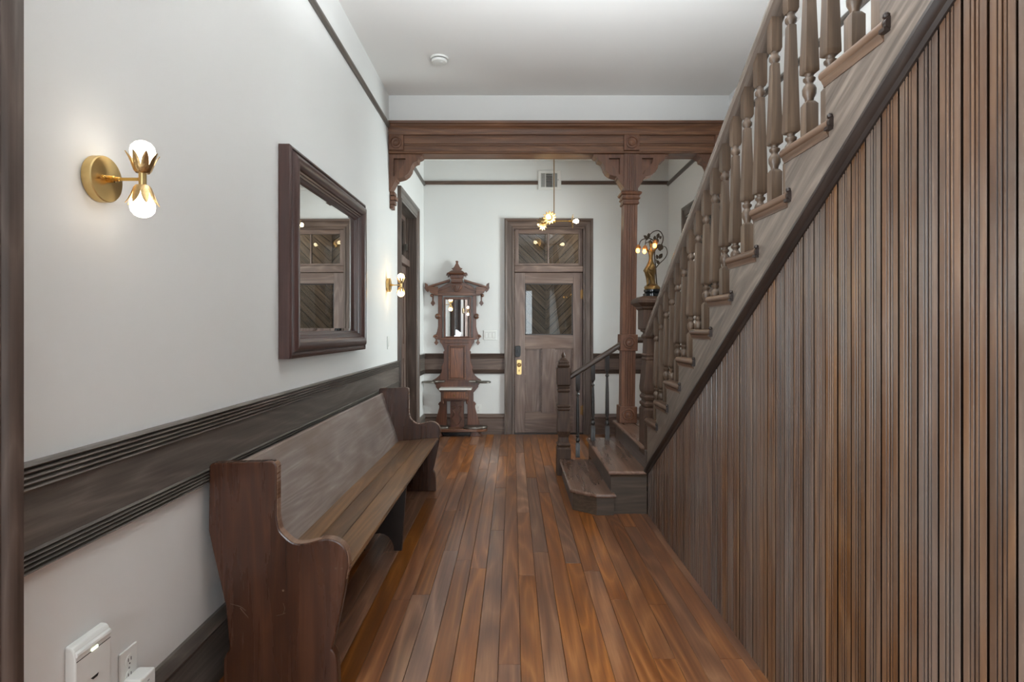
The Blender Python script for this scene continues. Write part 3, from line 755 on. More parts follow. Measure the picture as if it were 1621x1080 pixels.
# short handrail from the small newel to the column and on to the right wall
LR = [(y_, z_) for y_, z_ in RP]
def xrail(xa, xb, za, zb, yc, mat, name='lower_handrail', sc=.8):
    r0 = [(xa, yc+p*sc, za+q*sc) for p, q in LR]; r1 = [(xb, yc+p*sc, zb+q*sc) for p, q in LR]
    return part(name, B().rings([r0, r1]), mat, st, smooth=35, world=True)
regrain(xrail(.520, .990, .862, 1.165, qy, 'rail_dark'), 'Y', -math.atan2(.303, .47))
xrail(1.118, XR-.004, 1.205, 1.205, YBM+.07, 'rail_dark')
def spindle(h):
    hw = .019
    b = B().lathe([(0, hw), (.125, hw), (.135, .013)], sq=True)
    b.lathe([(.130, .013), (.140, .014), (.150, .0195), (.165, .020), (.175, .012), (.183, .010), (.190, .017), (.200, .018), (.206, .011), (.215, .012), (.24, .0175), (h*.55, .0155), (h-.21, .011), (h-.200, .010), (h-.193, .017), (h-.182, .017), (h-.175, .010), (h-.162, .010), (h-.152, .016), (h-.142, .0145)], seg=14)
    b.lathe([(h-.148, .014), (h-.138, hw), (h, hw)], sq=True)
    return b
def lr_z(x_): return .862+(x_-.52)*(1.165-.862)/.47
for x_, zz in ((.594, S1), (.733, S2), (.864, S2)):
    part('lower_spindle', spindle(lr_z(x_)-zz+.008), 'spindle_dark', st, loc=(x_-1.0, qy-4.2, zz-.001), smooth=50)
sp0 = None
for i in range(6):
    lc = (1.22+i*.125-1.0, YBM+.07-4.2, S3-.001)
    if sp0 is None: sp0 = part('lower_spindle', spindle(1.205-S3+.006), 'spindle_dark', st, loc=lc, smooth=50)
    else: copy_part(sp0, st, lc)
# ------------------------------------------------------------------ church pew
pw = thing('church_pew', (-.87, 3.37, 0), 'long dark wooden church pew with scrolled ends against the left wall', 'pew')
END = [(-1.098, .835), (-1.088, .845), (-.872, .851)] + [(-.864, .848), (-.857, .842), (-.854, .832), (-.854, .655)] + \
      bez2([(-.854, .655), (-.848, .618), (-.836, .592), (-.792, .556), (-.744, .555), (-.680, .571), (-.632, .560), (-.603, .530), (-.594, .480), (-.600, .440), (-.612, .366), (-.638, .238), (-.655, .172)], 4)[1:] + \
      bez2([(-.655, .172), (-.645, .158), (-.636, .130), (-.632, .070), (-.631, .0)], 3)[1:] + \
      [(-1.048, 0), (-1.045, .135), (-1.036, .155), (-1.025, .172), (-1.032, .260), (-1.038, .325), (-1.086, .535), (-1.100, .600)]
def pew_end(ya, yb):
    return part('end_panel', B().prism(END, 'y', ya, yb), 'pew_z', pw, world=True, bevel=.006)
e1 = pew_end(2.054, 2.094); e2 = pew_end(4.655, 4.695)
# lit edge along the scroll of each end, put in as a pale band
top_ = [p for p in END[2:-10]]
def edge_band(ya, yb, end):
    i0 = 3; i1 = 3+4+48-6
    pts_ = [p for p in END[3:44]]
    r0 = []; r1 = []
    b = B()
    n = len(pts_)
    rows_ = []
    for i, p in enumerate(pts_):
        q0 = Vector(pts_[max(i-1, 0)]); q1 = Vector(pts_[min(i+1, n-1)]); t = (q1-q0).normalized(); nr = Vector((-t.y, t.x))
        a = Vector(p)+nr*.0012; d = Vector(p)-nr*.001
        rows_.append([(a.x+.87, ya+.004-3.37, a.y), (a.x+.87, yb-.004-3.37, a.y), (d.x+.87, yb-.004-3.37, d.y), (d.x+.87, ya+.004-3.37, d.y)])
    b.rings(rows_)
    part('lit_edge', b, 'pew_edge', end, smooth=60)
edge_band(2.054, 2.094, e1); edge_band(4.655, 4.695, e2)
ya, yb = 2.094, 4.655
# seat boards, slightly dished
sx = [(-.965, .412), (-.845, .420), (-.735, .432), (-.612, .440)]
for i in range(3):
    (xa, za), (xb, zb) = sx[i], sx[i+1]; g = .0012
    rr = []
    pf = [(xa+g, za-.024), (xb-g, zb-.024), (xb-g, zb-.002), (xb-g-.002, zb), (xa+g+.002, za), (xa+g, za-.002)]
    if i == 2: pf = [(xa+g, za-.024), (xb-.008, zb-.026), (xb, zb-.018), (xb+.002, zb-.010), (xb-.003, zb), (xa+g+.002, za), (xa+g, za-.002)]
    part('seat_board', B().prism([(x_, z_) for x_, z_ in pf], 'y', ya, yb), 'pew_seat', pw, world=True, smooth=40)
part('backrest', B().prism([(-.958, .408), (-.936, .412), (-1.062, .802), (-1.068, .808), (-1.078, .808), (-1.082, .800)], 'y', ya, yb), 'pew_back', pw, world=True, bevel=.002)
part('seat_bead', B().prism([(-.953, .4135), (-.940, .4150), (-.944, .430), (-.950, .428)], 'y', ya, yb), 'pew_edge', pw, world=True)
part('seat_rail', B().box(-.70, -.675, ya, yb, .33, .412), 'dark_wood', pw, world=True)
# middle support with an arched cut-out
arch = [(-.80+.088*math.cos(math.pi*(1-t/10)), .0+.105*math.sin(math.pi*(1-t/10))) for t in range(0, 11)]
part('middle_support', B().prism([(-1.02, 0)] + arch + [(-.668, 0), (-.640, .395), (-.95, .39)], 'y', 3.41, 3.44), 'dark_wood', pw, world=True)
part('back_brace', B().box(-1.03, -1.005, ya, yb, .25, .33), 'dark_wood', pw, world=True)
# scratches and old screw heads on the near end
for (pa, pb, pc) in (((-1.020, .337), (-.985, .327), (-.965, .312)), ((-.985, .322), (-.972, .306), (-.955, .287)), ((-.830, .340), (-.824, .320), (-.830, .300)), ((-.855, .295), (-.838, .298), (-.822, .304))):
    part('scratch', B().tube([(p[0], 2.0535, p[1]) for p in bez2([pa, pb, pc], 4)] if False else [(p[0], 2.0538, p[1]) for p in bez2([pa, pb, pc], 4)], .0009, 5), 'tread_y', e1 if False else pw, world=True)
for p in ((-.640, .465), (-.618, .465), (-.83, .385)):
    part('screw_plug', B().lathe([(2.0535, .004), (2.055, .004)], (p[0], 0, p[1]), 8, axis='y'), 'tread_y', pw, world=True)

# ------------------------------------------------------------------ wall mirror
MY0, MY1, MZ0, MZ1 = 2.735, 4.085, 1.185, 2.222
mi = thing('wall_mirror', (XL+.009, (MY0+MY1)/2, MZ0), 'wide mirror in a deep dark mahogany frame above the pew', 'mirror', rotz=R(-.56))
FP = [(0, 0), (0, .052), (.006, .058), (.016, .060), (.018, .054), (.028, .054), (.030, .060), (.036, .070), (.050, .078), (.068, .078), (.084, .070), (.092, .058), (.094, .052), (.104, .050), (.106, .044), (.116, .042), (.118, .034), (.130, .028), (.134, .018), (.134, 0)]
mw, mh = MY1-MY0, MZ1-MZ0
def frame_side(which):
    r0, r1 = [], []
    for u, d in FP:
        y0_, y1_, z0_, z1_ = -mw/2+u, mw/2-u, u, mh-u
        c = {'b': ((y0_, z0_), (y1_, z0_)), 't': ((y0_, z1_), (y1_, z1_)), 'l': ((y0_, z0_), (y0_, z1_)), 'r': ((y1_, z0_), (y1_, z1_))}[which]
        r0.append((d, c[0][0], c[0][1])); r1.append((d, c[1][0], c[1][1]))
    return B().rings([r0, r1])
for wch in 'btlr': part('frame_side', frame_side(wch), 'mahogany' if wch in 'bt' else 'mahogany_z', mi, smooth=40)
gy, gz0, gz1 = mw/2-.128, .128, mh-.128
part('mirror_pane', B().box(.012, .020, -gy+.022, gy-.022, gz0+.022, gz1-.022), 'mirror_glass', mi)
# bevelled border
for (p0, p1, q0, q1) in (((-gy, gz0), (gy, gz0), (-gy+.022, gz0+.022), (gy-.022, gz0+.022)), ((-gy, gz1), (gy, gz1), (-gy+.022, gz1-.022), (gy-.022, gz1-.022)), ((-gy, gz0), (-gy, gz1), (-gy+.022, gz0+.022), (-gy+.022, gz1-.022)), ((gy, gz0), (gy, gz1), (gy-.022, gz0+.022), (gy-.022, gz1-.022))):
    r0 = [(.0175, *p0), (.020, *q0), (.012, *q0), (.012, *p0)]; r1 = [(.0175, *p1), (.020, *q1), (.012, *q1), (.012, *p1)]
    part('mirror_bevel', B().rings([r0, r1]), 'mirror_glass', mi)

# ------------------------------------------------------------------ wall sconces
def sconce(loc, label, bulb):
    s = thing('wall_sconce', loc, label, 'wall light', 'brass wall sconces on the left wall')
    part('backplate', B().lathe([(0, .060), (.002, .062), (.024, .062), (.027, .060), (.028, .002)], seg=40, axis='x'), 'brass_spun', s, smooth=30)
    part('arm', B().lathe([(.027, .0095), (.046, .0095), (.048, .006), (.060, .006), (.062, .0045), (.120, .0045)], seg=14, axis='x'), 'brass', s, smooth=30)
    part('thumb_screw', B().tube([(.036, -.026, 0), (.036, .020, 0)], .0032, 8).sphere((.036, -.026, 0), .005, 10, 6), 'brass', s, smooth=40)
    cx = .123
    part('stem', B().lathe([(-.016, .0095), (.016, .0095)], (cx, 0, 0), 16), 'brass_brushed', s, smooth=30)
    for sg in (1, -1):
        cup = part('flower_cup', B().lathe([(.016, .010), (.020, .016), (.026, .020), (.030, .021), (.028, .018), (.022, .012)], (0, 0, 0), 16), 'gilt_leaf', s, loc=(cx, 0, 0), rot=(0 if sg > 0 else math.pi, 0, 0), smooth=40)
        pet = None
        for i in range(8):
            a = 2*math.pi*i/8
            if pet is None:
                b = B(); rows_ = []
                for t in range(0, 9):
                    u = t/8; h = .018+.052*u
                    rad = .016+.015*u**.6+.010*u**3
                    wd = .0098*math.sin(math.pi*min(1, .22+u*.78))**.62 if u < 1 else .0006
                    rib = .0016
                    rows_.append([(rad-.0006, -wd, h), (rad+.0005+.0004*((t) % 2), -wd*.5, h-.001), (rad+rib, 0, h), (rad+.0005+.0004*((t) % 2), wd*.5, h-.001), (rad-.0006, wd, h), (rad-.0014, 0, h)])
                b.rings(rows_)
                pet = part('petal', b, 'gilt_leaf', cup, smooth=30)
            else:
                q = pet.copy(); COL.objects.link(q); q.parent = cup; q.rotation_euler = (0, 0, a)
                # herringbone leaf petals around the cup
        bl = part('bulb', B().lathe([(.026, .010), (.040, .013), (.052, .022), (.064, .029), (.076, .0305), (.088, .028), (.098, .020), (.103, .010), (.1045, .0005)], seg=20), bulb, s, loc=(cx, 0, 0), rot=(0 if sg > 0 else math.pi, 0, 0), smooth=60)
    return s
sconce((XL+.001, 1.545, 1.737), 'brass twin-flower sconce nearest the viewer, left of the mirror', 'bulb_white')
sconce((XL+.001, 5.11, 1.725), 'small brass twin-flower sconce beside the left side door, far from the viewer', 'bulb_warm')

# ------------------------------------------------------------------ hall tree
ht = thing('hall_tree', (-.702, 7.10, 0), 'carved walnut hall tree with mirror and marble shelf against the far wall', 'hall stand')
def mirror_pts(half):   # half outline (x>=0) bottom to top -> closed outline
    return [(x_, z_) for x_, z_ in half] + [(-x_, z_) for x_, z_ in half[::-1]]
# lower board
LOW = [(.29, .085), (.275, .16), (.245, .27), (.225, .34), (.225, .37), (.240, .385), (.222, .41), (.205, .42), (.205, .53), (.22, .545), (.245, .575), (.265, .600), (.268, .625), (.282, .64), (.300, .665), (.300, .690), (.262, .712), (.225, .745), (.198, .79), (.190, .825), (.205, .85), (.188, .872), (.172, .905), (.166, .95), (.166, 1.02), (.176, 1.04), (.158, 1.06), (.170, 1.09), (.190, 1.135), (.215, 1.165), (.215, 1.205)]
slots = [(.075, .155, .18, .44)]
b = B().prism(mirror_pts([p for p in LOW if p[1] >= .44] if False else [(x_, z_) for x_, z_ in LOW if z_ >= .42]), 'y', .045, .085)
part('back_board', b, 'walnut_z', ht, bevel=.003)
# side stiles below the shelf, with open slots between
LS = [(x_, z_) for x_, z_ in LOW if z_ <= .43]
for sg in (-1, 1):
    part('side_stile', B().prism([(sg*x_, z_) for x_, z_ in ([(.130, .085)] + LS + [(.130, .43)])], 'y', .045, .085), 'walnut_z', ht, bevel=.003)
part('carved_panel', B().prism([(-.085, .085), (.085, .085), (.085, .43), (-.085, .43)], 'y', .040, .085), 'walnut_z', ht, bevel=.002)
def curl(c, r, sg, turns=1.2, y_=.036):
    return [(c[0]+sg*r*(1-t/14*.75)*math.cos(turns*2*math.pi*t/14), y_, c[1]+r*(1-t/14*.75)*math.sin(turns*2*math.pi*t/14)) for t in range(15)]
for sg in (-1, 1):
    part('carving', B().tube(curl((sg*.038, .34), .024, sg), .006, 6), 'walnut_x', ht, smooth=60)
    part('carving', B().tube([(p[0], .036, p[1]) for p in bez2([(sg*.05, .31), (sg*.03, .26), (sg*.06, .21), (sg*.03, .15), (0, .12)], 4)], .006, 6, .003), 'walnut_x', ht, smooth=60)
part('carving', B().prism([(-.05, .425), (.05, .425), (0, .385)], 'y', .030, .045), 'walnut_x', ht, bevel=.003)
# drawer case and marble shelf
part('drawer_case', B().box(-.175, .145, -.085, .05, .455, .575), 'walnut_x', ht, bevel=.004)
dr = part('drawer_front', B().box(-.150, .118, -.098, -.084, .474, .556), 'burl', ht, bevel=.003)
part('drawer_pull', B().lathe([(-.098, .006), (-.106, .006), (-.110, .013), (-.118, .012), (-.121, .002)], (-.016, 0, .515), 12, axis='y'), 'old_brass', dr, smooth=40)
for xs in (-.172, .142):
    part('shelf_leg', B().lathe([(.0, .012), (.02, .018), (.05, .012), (.06, .016), (.14, .020), (.20, .012), (.22, .020), (.34, .014), (.37, .022), (.385, .022)], (xs*.9, -.065, .075), 12), 'walnut_z', ht, smooth=40) if False else None
for xs in (-.165, .135):
    part('shelf_drop', B().lathe([(.400, .002), (.41, .012), (.425, .014), (.435, .008), (.455, .012)], (xs, -.07, 0), 10), 'walnut_z', ht, smooth=40)
part('marble_shelf', B().prism([(-.205, -.12), (.190, -.12), (.190, .05), (-.205, .05)], 'z', .577, .602), 'marble_white', ht, bevel=.005)
# burl panel with raised moulding
part('burl_panel', B().box(-.085, .085, .036, .046, .715, 1.090), 'burl', ht, bevel=.004)
for xa, xb, za, zb in ((-.110, -.088, .690, 1.125), (.088, .110, .690, 1.125), (-.088, .088, .690, .712), (-.088, .088, 1.103, 1.125)):
    part('panel_moulding', B().box(xa, xb, .030, .046, za, zb), 'walnut_x', ht, bevel=.006)
part('cross_moulding', B().box(-.15, .15, .030, .046, 1.150, 1.166), 'walnut_x', ht, bevel=.004)
# upper mirror case
part('shelf_moulding', B().box(-.215, .215, .030, .085, 1.195, 1.222), 'walnut_x', ht, bevel=.005)
MX0, MX1, MZa, MZb = -.130, .165, 1.238, 1.700
MX0, MX1 = -.142, .150
part('mirror_pane', B().box(MX0, MX1, .052, .056, MZa, MZb), 'mirror_glass', ht)
part('mirror_back', B().box(MX0-.01, MX1+.01, .057, .085, MZa-.01, MZb+.01), 'dark_wood', ht)
for xa, xb, za, zb in ((MX0-.026, MX0, 1.222, 1.73), (MX1, MX1+.026, 1.222, 1.73), (MX0, MX1, 1.222, MZa), (MX0, MX1, MZb, 1.73)):
    part('mirror_frame', B().box(xa, xb, .034, .07, za, zb), 'walnut_z', ht, bevel=.006)
for sg, xin in ((-1, MX0-.044), (1, MX1+.044)):
    xs = sorted((xin, sg*.248))
    PST = [(xin, 1.222), (sg*.225, 1.19), (sg*.255, 1.205), (sg*.270, 1.255), (sg*.252, 1.30), (sg*.240, 1.36), (sg*.240, 1.755), (xin, 1.755)]
    part('post', B().prism(PST, 'y', .045, .085), 'walnut_z', ht, bevel=.004)
    part('post_boss', B().lathe([(.020, .006), (.022, .020), (.032, .034), (.046, .036)], (sg*.243, 0, 1.490), 16, axis='y'), 'walnut_x', ht, smooth=40)
    part('coat_peg', B().lathe([(.020, .004), (-.03, .004), (-.036, .010), (-.044, .006)], (sg*.243, 0, 1.490), 10, axis='y'), 'pewter', ht, smooth=40)
    part('scroll', B().tube(curl((sg*.262, 1.225), .032, sg, 1.3, .055), .014, 8, .007), 'walnut_x', ht, smooth=60)
    part('drop_pendant', B().prism([(sg*.262-.010, 1.195), (sg*.262+.010, 1.195), (sg*.262+.012, 1.175), (sg*.262+.028, 1.160), (sg*.262, 1.125), (sg*.262-.028, 1.160), (sg*.262-.012, 1.175)], 'y', .045, .07), 'walnut_x', ht, bevel=.003)
    # pediment end, ear and drop
    part('pediment_end', B().prism([(sg*.24, 1.755), (sg*.24, 1.86), (sg*.365, 1.86), (sg*.385, 1.835), (sg*.350, 1.815), (sg*.335, 1.785), (sg*.290, 1.765)], 'y', .010, .085), 'walnut_x', ht, bevel=.004)
    part('ear', B().prism([(p[0]*sg, p[1]) for p in [(.330, 1.855), (.362, 1.862), (.372, 1.895), (.405, 1.912), (.402, 1.870), (.408, 1.845), (.392, 1.815), (.365, 1.790), (.350, 1.82)]], 'y', .025, .06), 'walnut_z', ht, bevel=.003)
    part('drop_pendant', B().prism([(sg*.305-.012, 1.765), (sg*.305+.012, 1.765), (sg*.305+.008, 1.69), (sg*.305+.028, 1.655), (sg*.305, 1.618), (sg*.305-.028, 1.655), (sg*.305-.008, 1.69)], 'y', .045, .07), 'walnut_z', ht, bevel=.003)
    part('drop_boss', B().sphere((sg*.318, .045, 1.752), .022, 12, 6), 'walnut_x', ht, smooth=60)
    # umbrella arm rings
    part('umbrella_arm', B().tube([(sg*.300, .03, .672), (sg*.235, -.01, .672)] + [(sg*(.345+.075*math.cos(R(a_))), -.045+.062*math.sin(R(a_)), .672) for a_ in range(160, 540, 20)], .011, 8), 'pewter', ht, smooth=60)
    part('arm_plate', B().box(*sorted((sg*.150, sg*.305)), -.012, .046, .664, .690), 'pewter', ht, bevel=.006)
    # drip pan
    xs = sorted((sg*.06, sg*.395))
    part('drip_pan', B().prism(bez2([(sg*.10, -.02), (sg*.10, -.10), (sg*.20, -.125), (sg*.33, -.11), (sg*.385, -.045), (sg*.33, .03), (sg*.20, .045), (sg*.10, .03)], 4), 'z', .098, .125), 'pewter', ht, bevel=.006)
part('pediment', B().prism([(-.30, 1.755), (.30, 1.755), (.30, 1.800), (.10, 1.915), (-.10, 1.915), (-.30, 1.800)], 'y', .035, .085), 'walnut_x', ht, bevel=.003)
for sg in (-1, 1):
    part('raking_moulding', B().prism([(sg*.385, 1.838), (sg*.385, 1.862), (sg*.09, 1.955), (sg*.09, 1.925)], 'y', .005, .085), 'walnut_x', ht, bevel=.005)
    part('tympanum_moulding', B().prism([(sg*.250, 1.800), (sg*.095, 1.870), (sg*.095, 1.858), (sg*.222, 1.800)], 'y', .026, .04), 'walnut_z', ht, bevel=.002)
part('frieze', B().box(-.285, .285, .026, .045, 1.748, 1.790), 'walnut_x', ht, bevel=.004)
part('keystone_carving', B().prism([(-.070, 1.880), (.070, 1.880), (.062, 1.835), (.030, 1.800), (-.030, 1.800), (-.062, 1.835)], 'y', .008, .04), 'walnut_x', ht, bevel=.006)
for i in range(5):
    x_ = -.048+i*.024
    part('carving', B().tube([(x_, .006, 1.872), (x_*.8, .002, 1.84), (x_*.4, .006, 1.81)], .007, 6, .004), 'walnut_z', ht, smooth=60)
part('crest_block', B().box(-.070, .070, .005, .085, 1.905, 1.965), 'walnut_x', ht, bevel=.004)
part('crest_block', B().lathe([(1.900, .055), (1.912, .070), (1.925, .072)], (0, .045, 0), sq=True), 'walnut_z', ht)
part('crest_tower', B().box(-.082, .082, .0, .085, 1.965, 2.010), 'walnut_z', ht, bevel=.004)
part('crest_roof', B().lathe([(2.008, .086), (2.016, .100), (2.028, .104), (2.045, .085), (2.062, .060)], (0, .045, 0), sq=True), 'walnut_x', ht, bevel=.002)
for sg in (-1, 1):
    part('crest_ear', B().prism([(p[0]*sg, p[1]) for p in [(.085, 2.020), (.110, 2.042), (.128, 2.030), (.134, 2.000), (.118, 2.008), (.112, 1.975), (.100, 1.995), (.085, 1.990)]], 'y', .02, .06), 'walnut_z', ht, bevel=.003)
part('finial', B().prism([(-.058, 2.078), (-.070, 2.092), (-.048, 2.096), (-.034, 2.112), (-.020, 2.140), (-.010, 2.160), (-.018, 2.172), (-.012, 2.186), (.012, 2.186), (.018, 2.172), (.010, 2.160), (.020, 2.140), (.034, 2.112), (.048, 2.096), (.070, 2.092), (.058, 2.078), (.04, 2.060), (-.04, 2.060)], 'y', .02, .06), 'walnut_z', ht, bevel=.005)
# base
part('base_shelf', B().prism(bez2([(-.30, .06), (-.36, -.03), (-.30, -.11), (-.10, -.125), (.10, -.125), (.30, -.11), (.385, -.045), (.32, .06)], 4), 'z', .062, .100), 'walnut_x', ht, bevel=.006)
for sg in (-1, 1):
    part('foot', B().prism([(sg*.17, 0), (sg*.315, 0), (sg*.300, .02), (sg*.275, .062), (sg*.19, .062)], 'y', -.08, .06), 'walnut_z', ht, bevel=.004)
part('plinth', B().box(-.26, .26, .03, .085, .0, .09), 'dark_wood', ht)

# ------------------------------------------------------------------ pendant light
pz, py_, px_ = 2.536, 6.35, .459
pd_ = thing('pendant_light', (px_, py_, pz), 'brass pendant with three gilt sunflower lights hanging before the far door', 'pendant light')
part('rod', B().lathe([(0, .0055), (ZC-pz-.02, .0055)], seg=10), 'old_brass', pd_, smooth=40)
part('canopy', B().lathe([(ZC-pz-.028, .012), (ZC-pz-.022, .055), (ZC-pz-.001, .06)], seg=24), 'brass', pd_, smooth=30)
part('hub', B().lathe([(-.022, .004), (-.018, .016), (.012, .018), (.022, .008)], seg=14), 'brass', pd_, smooth=40)
for ai, ang in enumerate((2, 126, 252)):
    a = R(ang); M_ = Matrix.Rotation(a, 4, 'Z')
    arm = part('arm', B().tube([(0, 0, 0), (.17, 0, 0)], .0055, 10).lathe([(.165, .010), (.205, .012)], seg=12, axis='x'), 'brass', pd_, rot=(0, 0, a), smooth=40)
    b = B().lathe([(.196, .030), (.204, .034), (.210, .026)], seg=16, axis='x')
    fl_ = part('flower', b, 'gilt_leaf', pd_, rot=(0, 0, a), smooth=40)
    pet = None
    for i in range(12):
        t = 2*math.pi*i/12
        if pet is None:
            rows_ = []
            for q in range(6):
                u = q/5; rr = .022+.056*u; wd = .0130*math.sin(math.pi*(.22+.74*u))+.0008; xx = .202+.012*u*u-.004
                rows_.append([(xx, -wd, rr), (xx+.003, 0, rr), (xx, wd, rr), (xx-.002, 0, rr)])
            pet = part('petal', B().rings(rows_), 'gilt_leaf', fl_, smooth=40)
        else:
            q = pet.copy(); COL.objects.link(q); q.parent = fl_; q.rotation_euler = (t, 0, 0)
    part('bulb', B().lathe([(.206, .012), (.220, .013), (.236, .020), (.250, .0245), (.262, .0235), (.272, .016), (.278, .001)], seg=18, axis='x'), 'bulb_pendant', pd_, rot=(0, 0, a), smooth=60)

# ------------------------------------------------------------------ figurine lamp on the newel
lp = thing('figurine_lamp', (1.040, 4.245, 1.570), 'bronze figurine lamp with vine branches and amber bulbs standing on the newel post', 'lamp')
part('marble_base', B().lathe([(0, .064), (.004, .068), (.022, .068), (.026, .060), (.034, .056), (.038, .062), (.052, .062), (.056, .056)], seg=28), 'marble_black', lp, smooth=40)
b = B(); rs = []
for h, r in ((.055, .056), (.066, .058), (.078, .050), (.090, .034), (.098, .012)):
    rs.append([(r*(1+.10*math.sin(3*t*2*math.pi/20+h*60))*math.cos(2*math.pi*t/20), r*(1+.10*math.cos(4*t*2*math.pi/20))*math.sin(2*math.pi*t/20), h+.004*math.sin(t*2.1)) for t in range(20)])
part('bronze_mound', b.rings(rs), 'bronze', lp, smooth=60)
def K(cx, cy, y_=0.0): return ((cx-370)/1762, y_, (1000-cy)/1762)
# draped figure: a joined skeleton grown with a skin
sk = {'pel': (K(350, 575), .023), 'wst': (K(352, 490), .015), 'chs': (K(352, 420), .019), 'nck': (K(348, 350), .007), 'hd0': (K(345, 315, -.004), .012), 'hd1': (K(342, 285, -.006), .011),
      'lh': (K(318, 610, -.010), .021), 'lk': (K(280, 650, -.020), .019), 'ls': (K(305, 740, -.004), .013), 'la': (K(312, 820, 0), .010), 'lf': (K(296, 855, -.018), .007),
      'rh': (K(378, 610, .006), .022), 'rk': (K(388, 680, .0), .019), 'rs': (K(362, 770, .004), .014), 'ra': (K(350, 850, .006), .011),
      'lsh': (K(318, 400, -.006), .008), 'lel': (K(280, 372, -.022), .006), 'lha': (K(245, 335, -.026), .0045),
      'rsh': (K(388, 400, .004), .008), 'rel': (K(425, 350, .0), .006), 'rha': (K(412, 285, -.004), .0045)}
ed = [('pel', 'wst'), ('wst', 'chs'), ('chs', 'nck'), ('nck', 'hd0'), ('hd0', 'hd1'), ('pel', 'lh'), ('lh', 'lk'), ('lk', 'ls'), ('ls', 'la'), ('la', 'lf'), ('pel', 'rh'), ('rh', 'rk'), ('rk', 'rs'), ('rs', 'ra'), ('chs', 'lsh'), ('lsh', 'lel'), ('lel', 'lha'), ('chs', 'rsh'), ('rsh', 'rel'), ('rel', 'rha')]
keys = list(sk); me = bpy.data.meshes.new('figure'); me.from_pydata([sk[k_][0] for k_ in keys], [(keys.index(a), keys.index(c)) for a, c in ed], []); me.update()
fg = bpy.data.objects.new('figure', me); COL.objects.link(fg); fg.parent = lp; me.materials.append(MATS['bronze'])
md = fg.modifiers.new('skin', 'SKIN'); md.use_smooth_shade = True
if not me.skin_vertices: me.attributes.new('skin', 'FLOAT', 'POINT')
for i, k_ in enumerate(keys):
    r_ = sk[k_][1]; me.skin_vertices[0].data[i].radius = (r_, r_)
    me.skin_vertices[0].data[i].use_root = (k_ == 'pel')
sb = fg.modifiers.new('smooth', 'SUBSURF'); sb.levels = 2; sb.render_levels = 2
# drapery wrapped round hips
b = B(); rs = []
for (cx, cy, rx, ry) in ((352, 560, .022, .018), (345, 600, .036, .028), (335, 640, .044, .032), (345, 680, .036, .028), (362, 730, .024, .024), (372, 790, .018, .022), (375, 850, .022, .024)):
    c = K(cx, cy)
    rs.append([(c[0]+rx*(1+.12*math.sin(t*2*math.pi*5/24+cy*.02))*math.cos(2*math.pi*t/24), c[1]+ry*(1+.08*math.cos(t*2*math.pi*6/24))*math.sin(2*math.pi*t/24), c[2]+.008*math.cos(2*math.pi*t/24)) for t in range(24)])
part('drapery', b.rings(rs), 'bronze', lp, smooth=60)
for pts_ in ([(300, 620, -.040), (335, 650, -.042), (375, 640, -.036), (400, 610, -.020)], [(290, 655, -.038), (330, 690, -.038), (365, 720, -.030), (380, 790, -.022), (378, 845, -.026)], [(320, 700, -.026), (345, 740, -.028), (362, 800, -.024), (360, 850, -.028)]):
    part('drapery_fold', B().tube(bez([K(*p) for p in pts_], 6), .0042, 6, .0026), 'bronze', lp, smooth=60)
part('hair', B().sphere(K(350, 285, .006), .014, 12, 8), 'bronze_dark', lp, smooth=60)
def br(pts_, r=.0042, r2=None):
    return part('branch', B().tube(bez([K(*p) for p in pts_], 8), r, 7, r2), 'bronze_dark', lp, smooth=60)
br([(438, 850, .01), (430, 780, .012), (420, 600, .014), (408, 450, .016), (415, 380, .014), (450, 345, .010), (490, 320, .008)], .0048)
br([(470, 345, .01), (505, 290, .010), (518, 215, .010), (490, 150, .008), (445, 126, .004), (385, 142, 0), (330, 190, -.004), (290, 245, -.006), (275, 300, -.010)], .0044, .0030)
br([(430, 610, .014), (470, 560, .016), (530, 505, .018), (568, 450, .020), (577, 400, .020), (560, 350, .016), (530, 332, .012), (505, 345, .010)], .0040, .0026)
br([(412, 390, .014), (405, 300, -.01), (350, 250, -.03), (290, 240, -.040), (230, 255, -.046), (195, 285, -.048), (183, 325, -.050)], .0042, .0032)
br([(350, 250, -.03), (300, 290, -.036), (265, 305, -.044), (255, 335, -.046)], .0034, .0028)
br([(440, 455, .014), (432, 490, .014), (425, 520, .014)], .0026)
def leaf(cx, cy, y_, s, ang, tilt=0.4):
    b = B(); rows_ = []
    for q in range(7):
        u = q/6; wd = s*.42*math.sin(math.pi*(.06+.9*u))+.0003; z_ = s*(u-.5)*1.3
        rows_.append([(-wd, 0, z_), (0, -.0022, z_), (wd, 0, z_), (0, .001, z_)])
    return part('leaf', b.rings(rows_), 'bronze_dark', lp, loc=K(cx, cy, y_), rot=(0, R(ang), R(25*tilt)), smooth=40)
for a_ in ((405, 225, .006, .028, 10), (450, 195, .008, .032, 20), (440, 255, .008, .030, -10), (488, 460, .016, .036, 35), (450, 540, .014, .030, -40), (440, 470, .012, .026, -15), (322, 195, -.004, .030, 5), (280, 212, -.006, .028, -55), (300, 232, -.006, .024, 40), (465, 330, .008, .034, 60), (500, 345, .010, .032, 10), (470, 365, .010, .028, -30), (482, 215, .010, .022, 25)):
    leaf(*a_)
for (cx, cy, y_) in ((168, 352, -.050), (256, 360, -.046), (396, 282, -.030)):
    c = K(cx, cy, y_)
    sh = part('flower_shade', B().lathe([(.016, .005), (.011, .011), (.0, .017), (-.012, .020), (-.014, .0185), (-.002, .0145), (.008, .009)], (0, 0, 0), 14), 'amber_shade', lp, loc=c, smooth=50)
    part('bulb', B().lathe([(.006, .006), (-.006, .009), (-.016, .0125), (-.025, .0142), (-.033, .0125), (-.039, .007), (-.041, .0005)], seg=16), 'bulb_amber', lp, loc=(c[0]-.004, c[1], c[2]-.006), smooth=60)

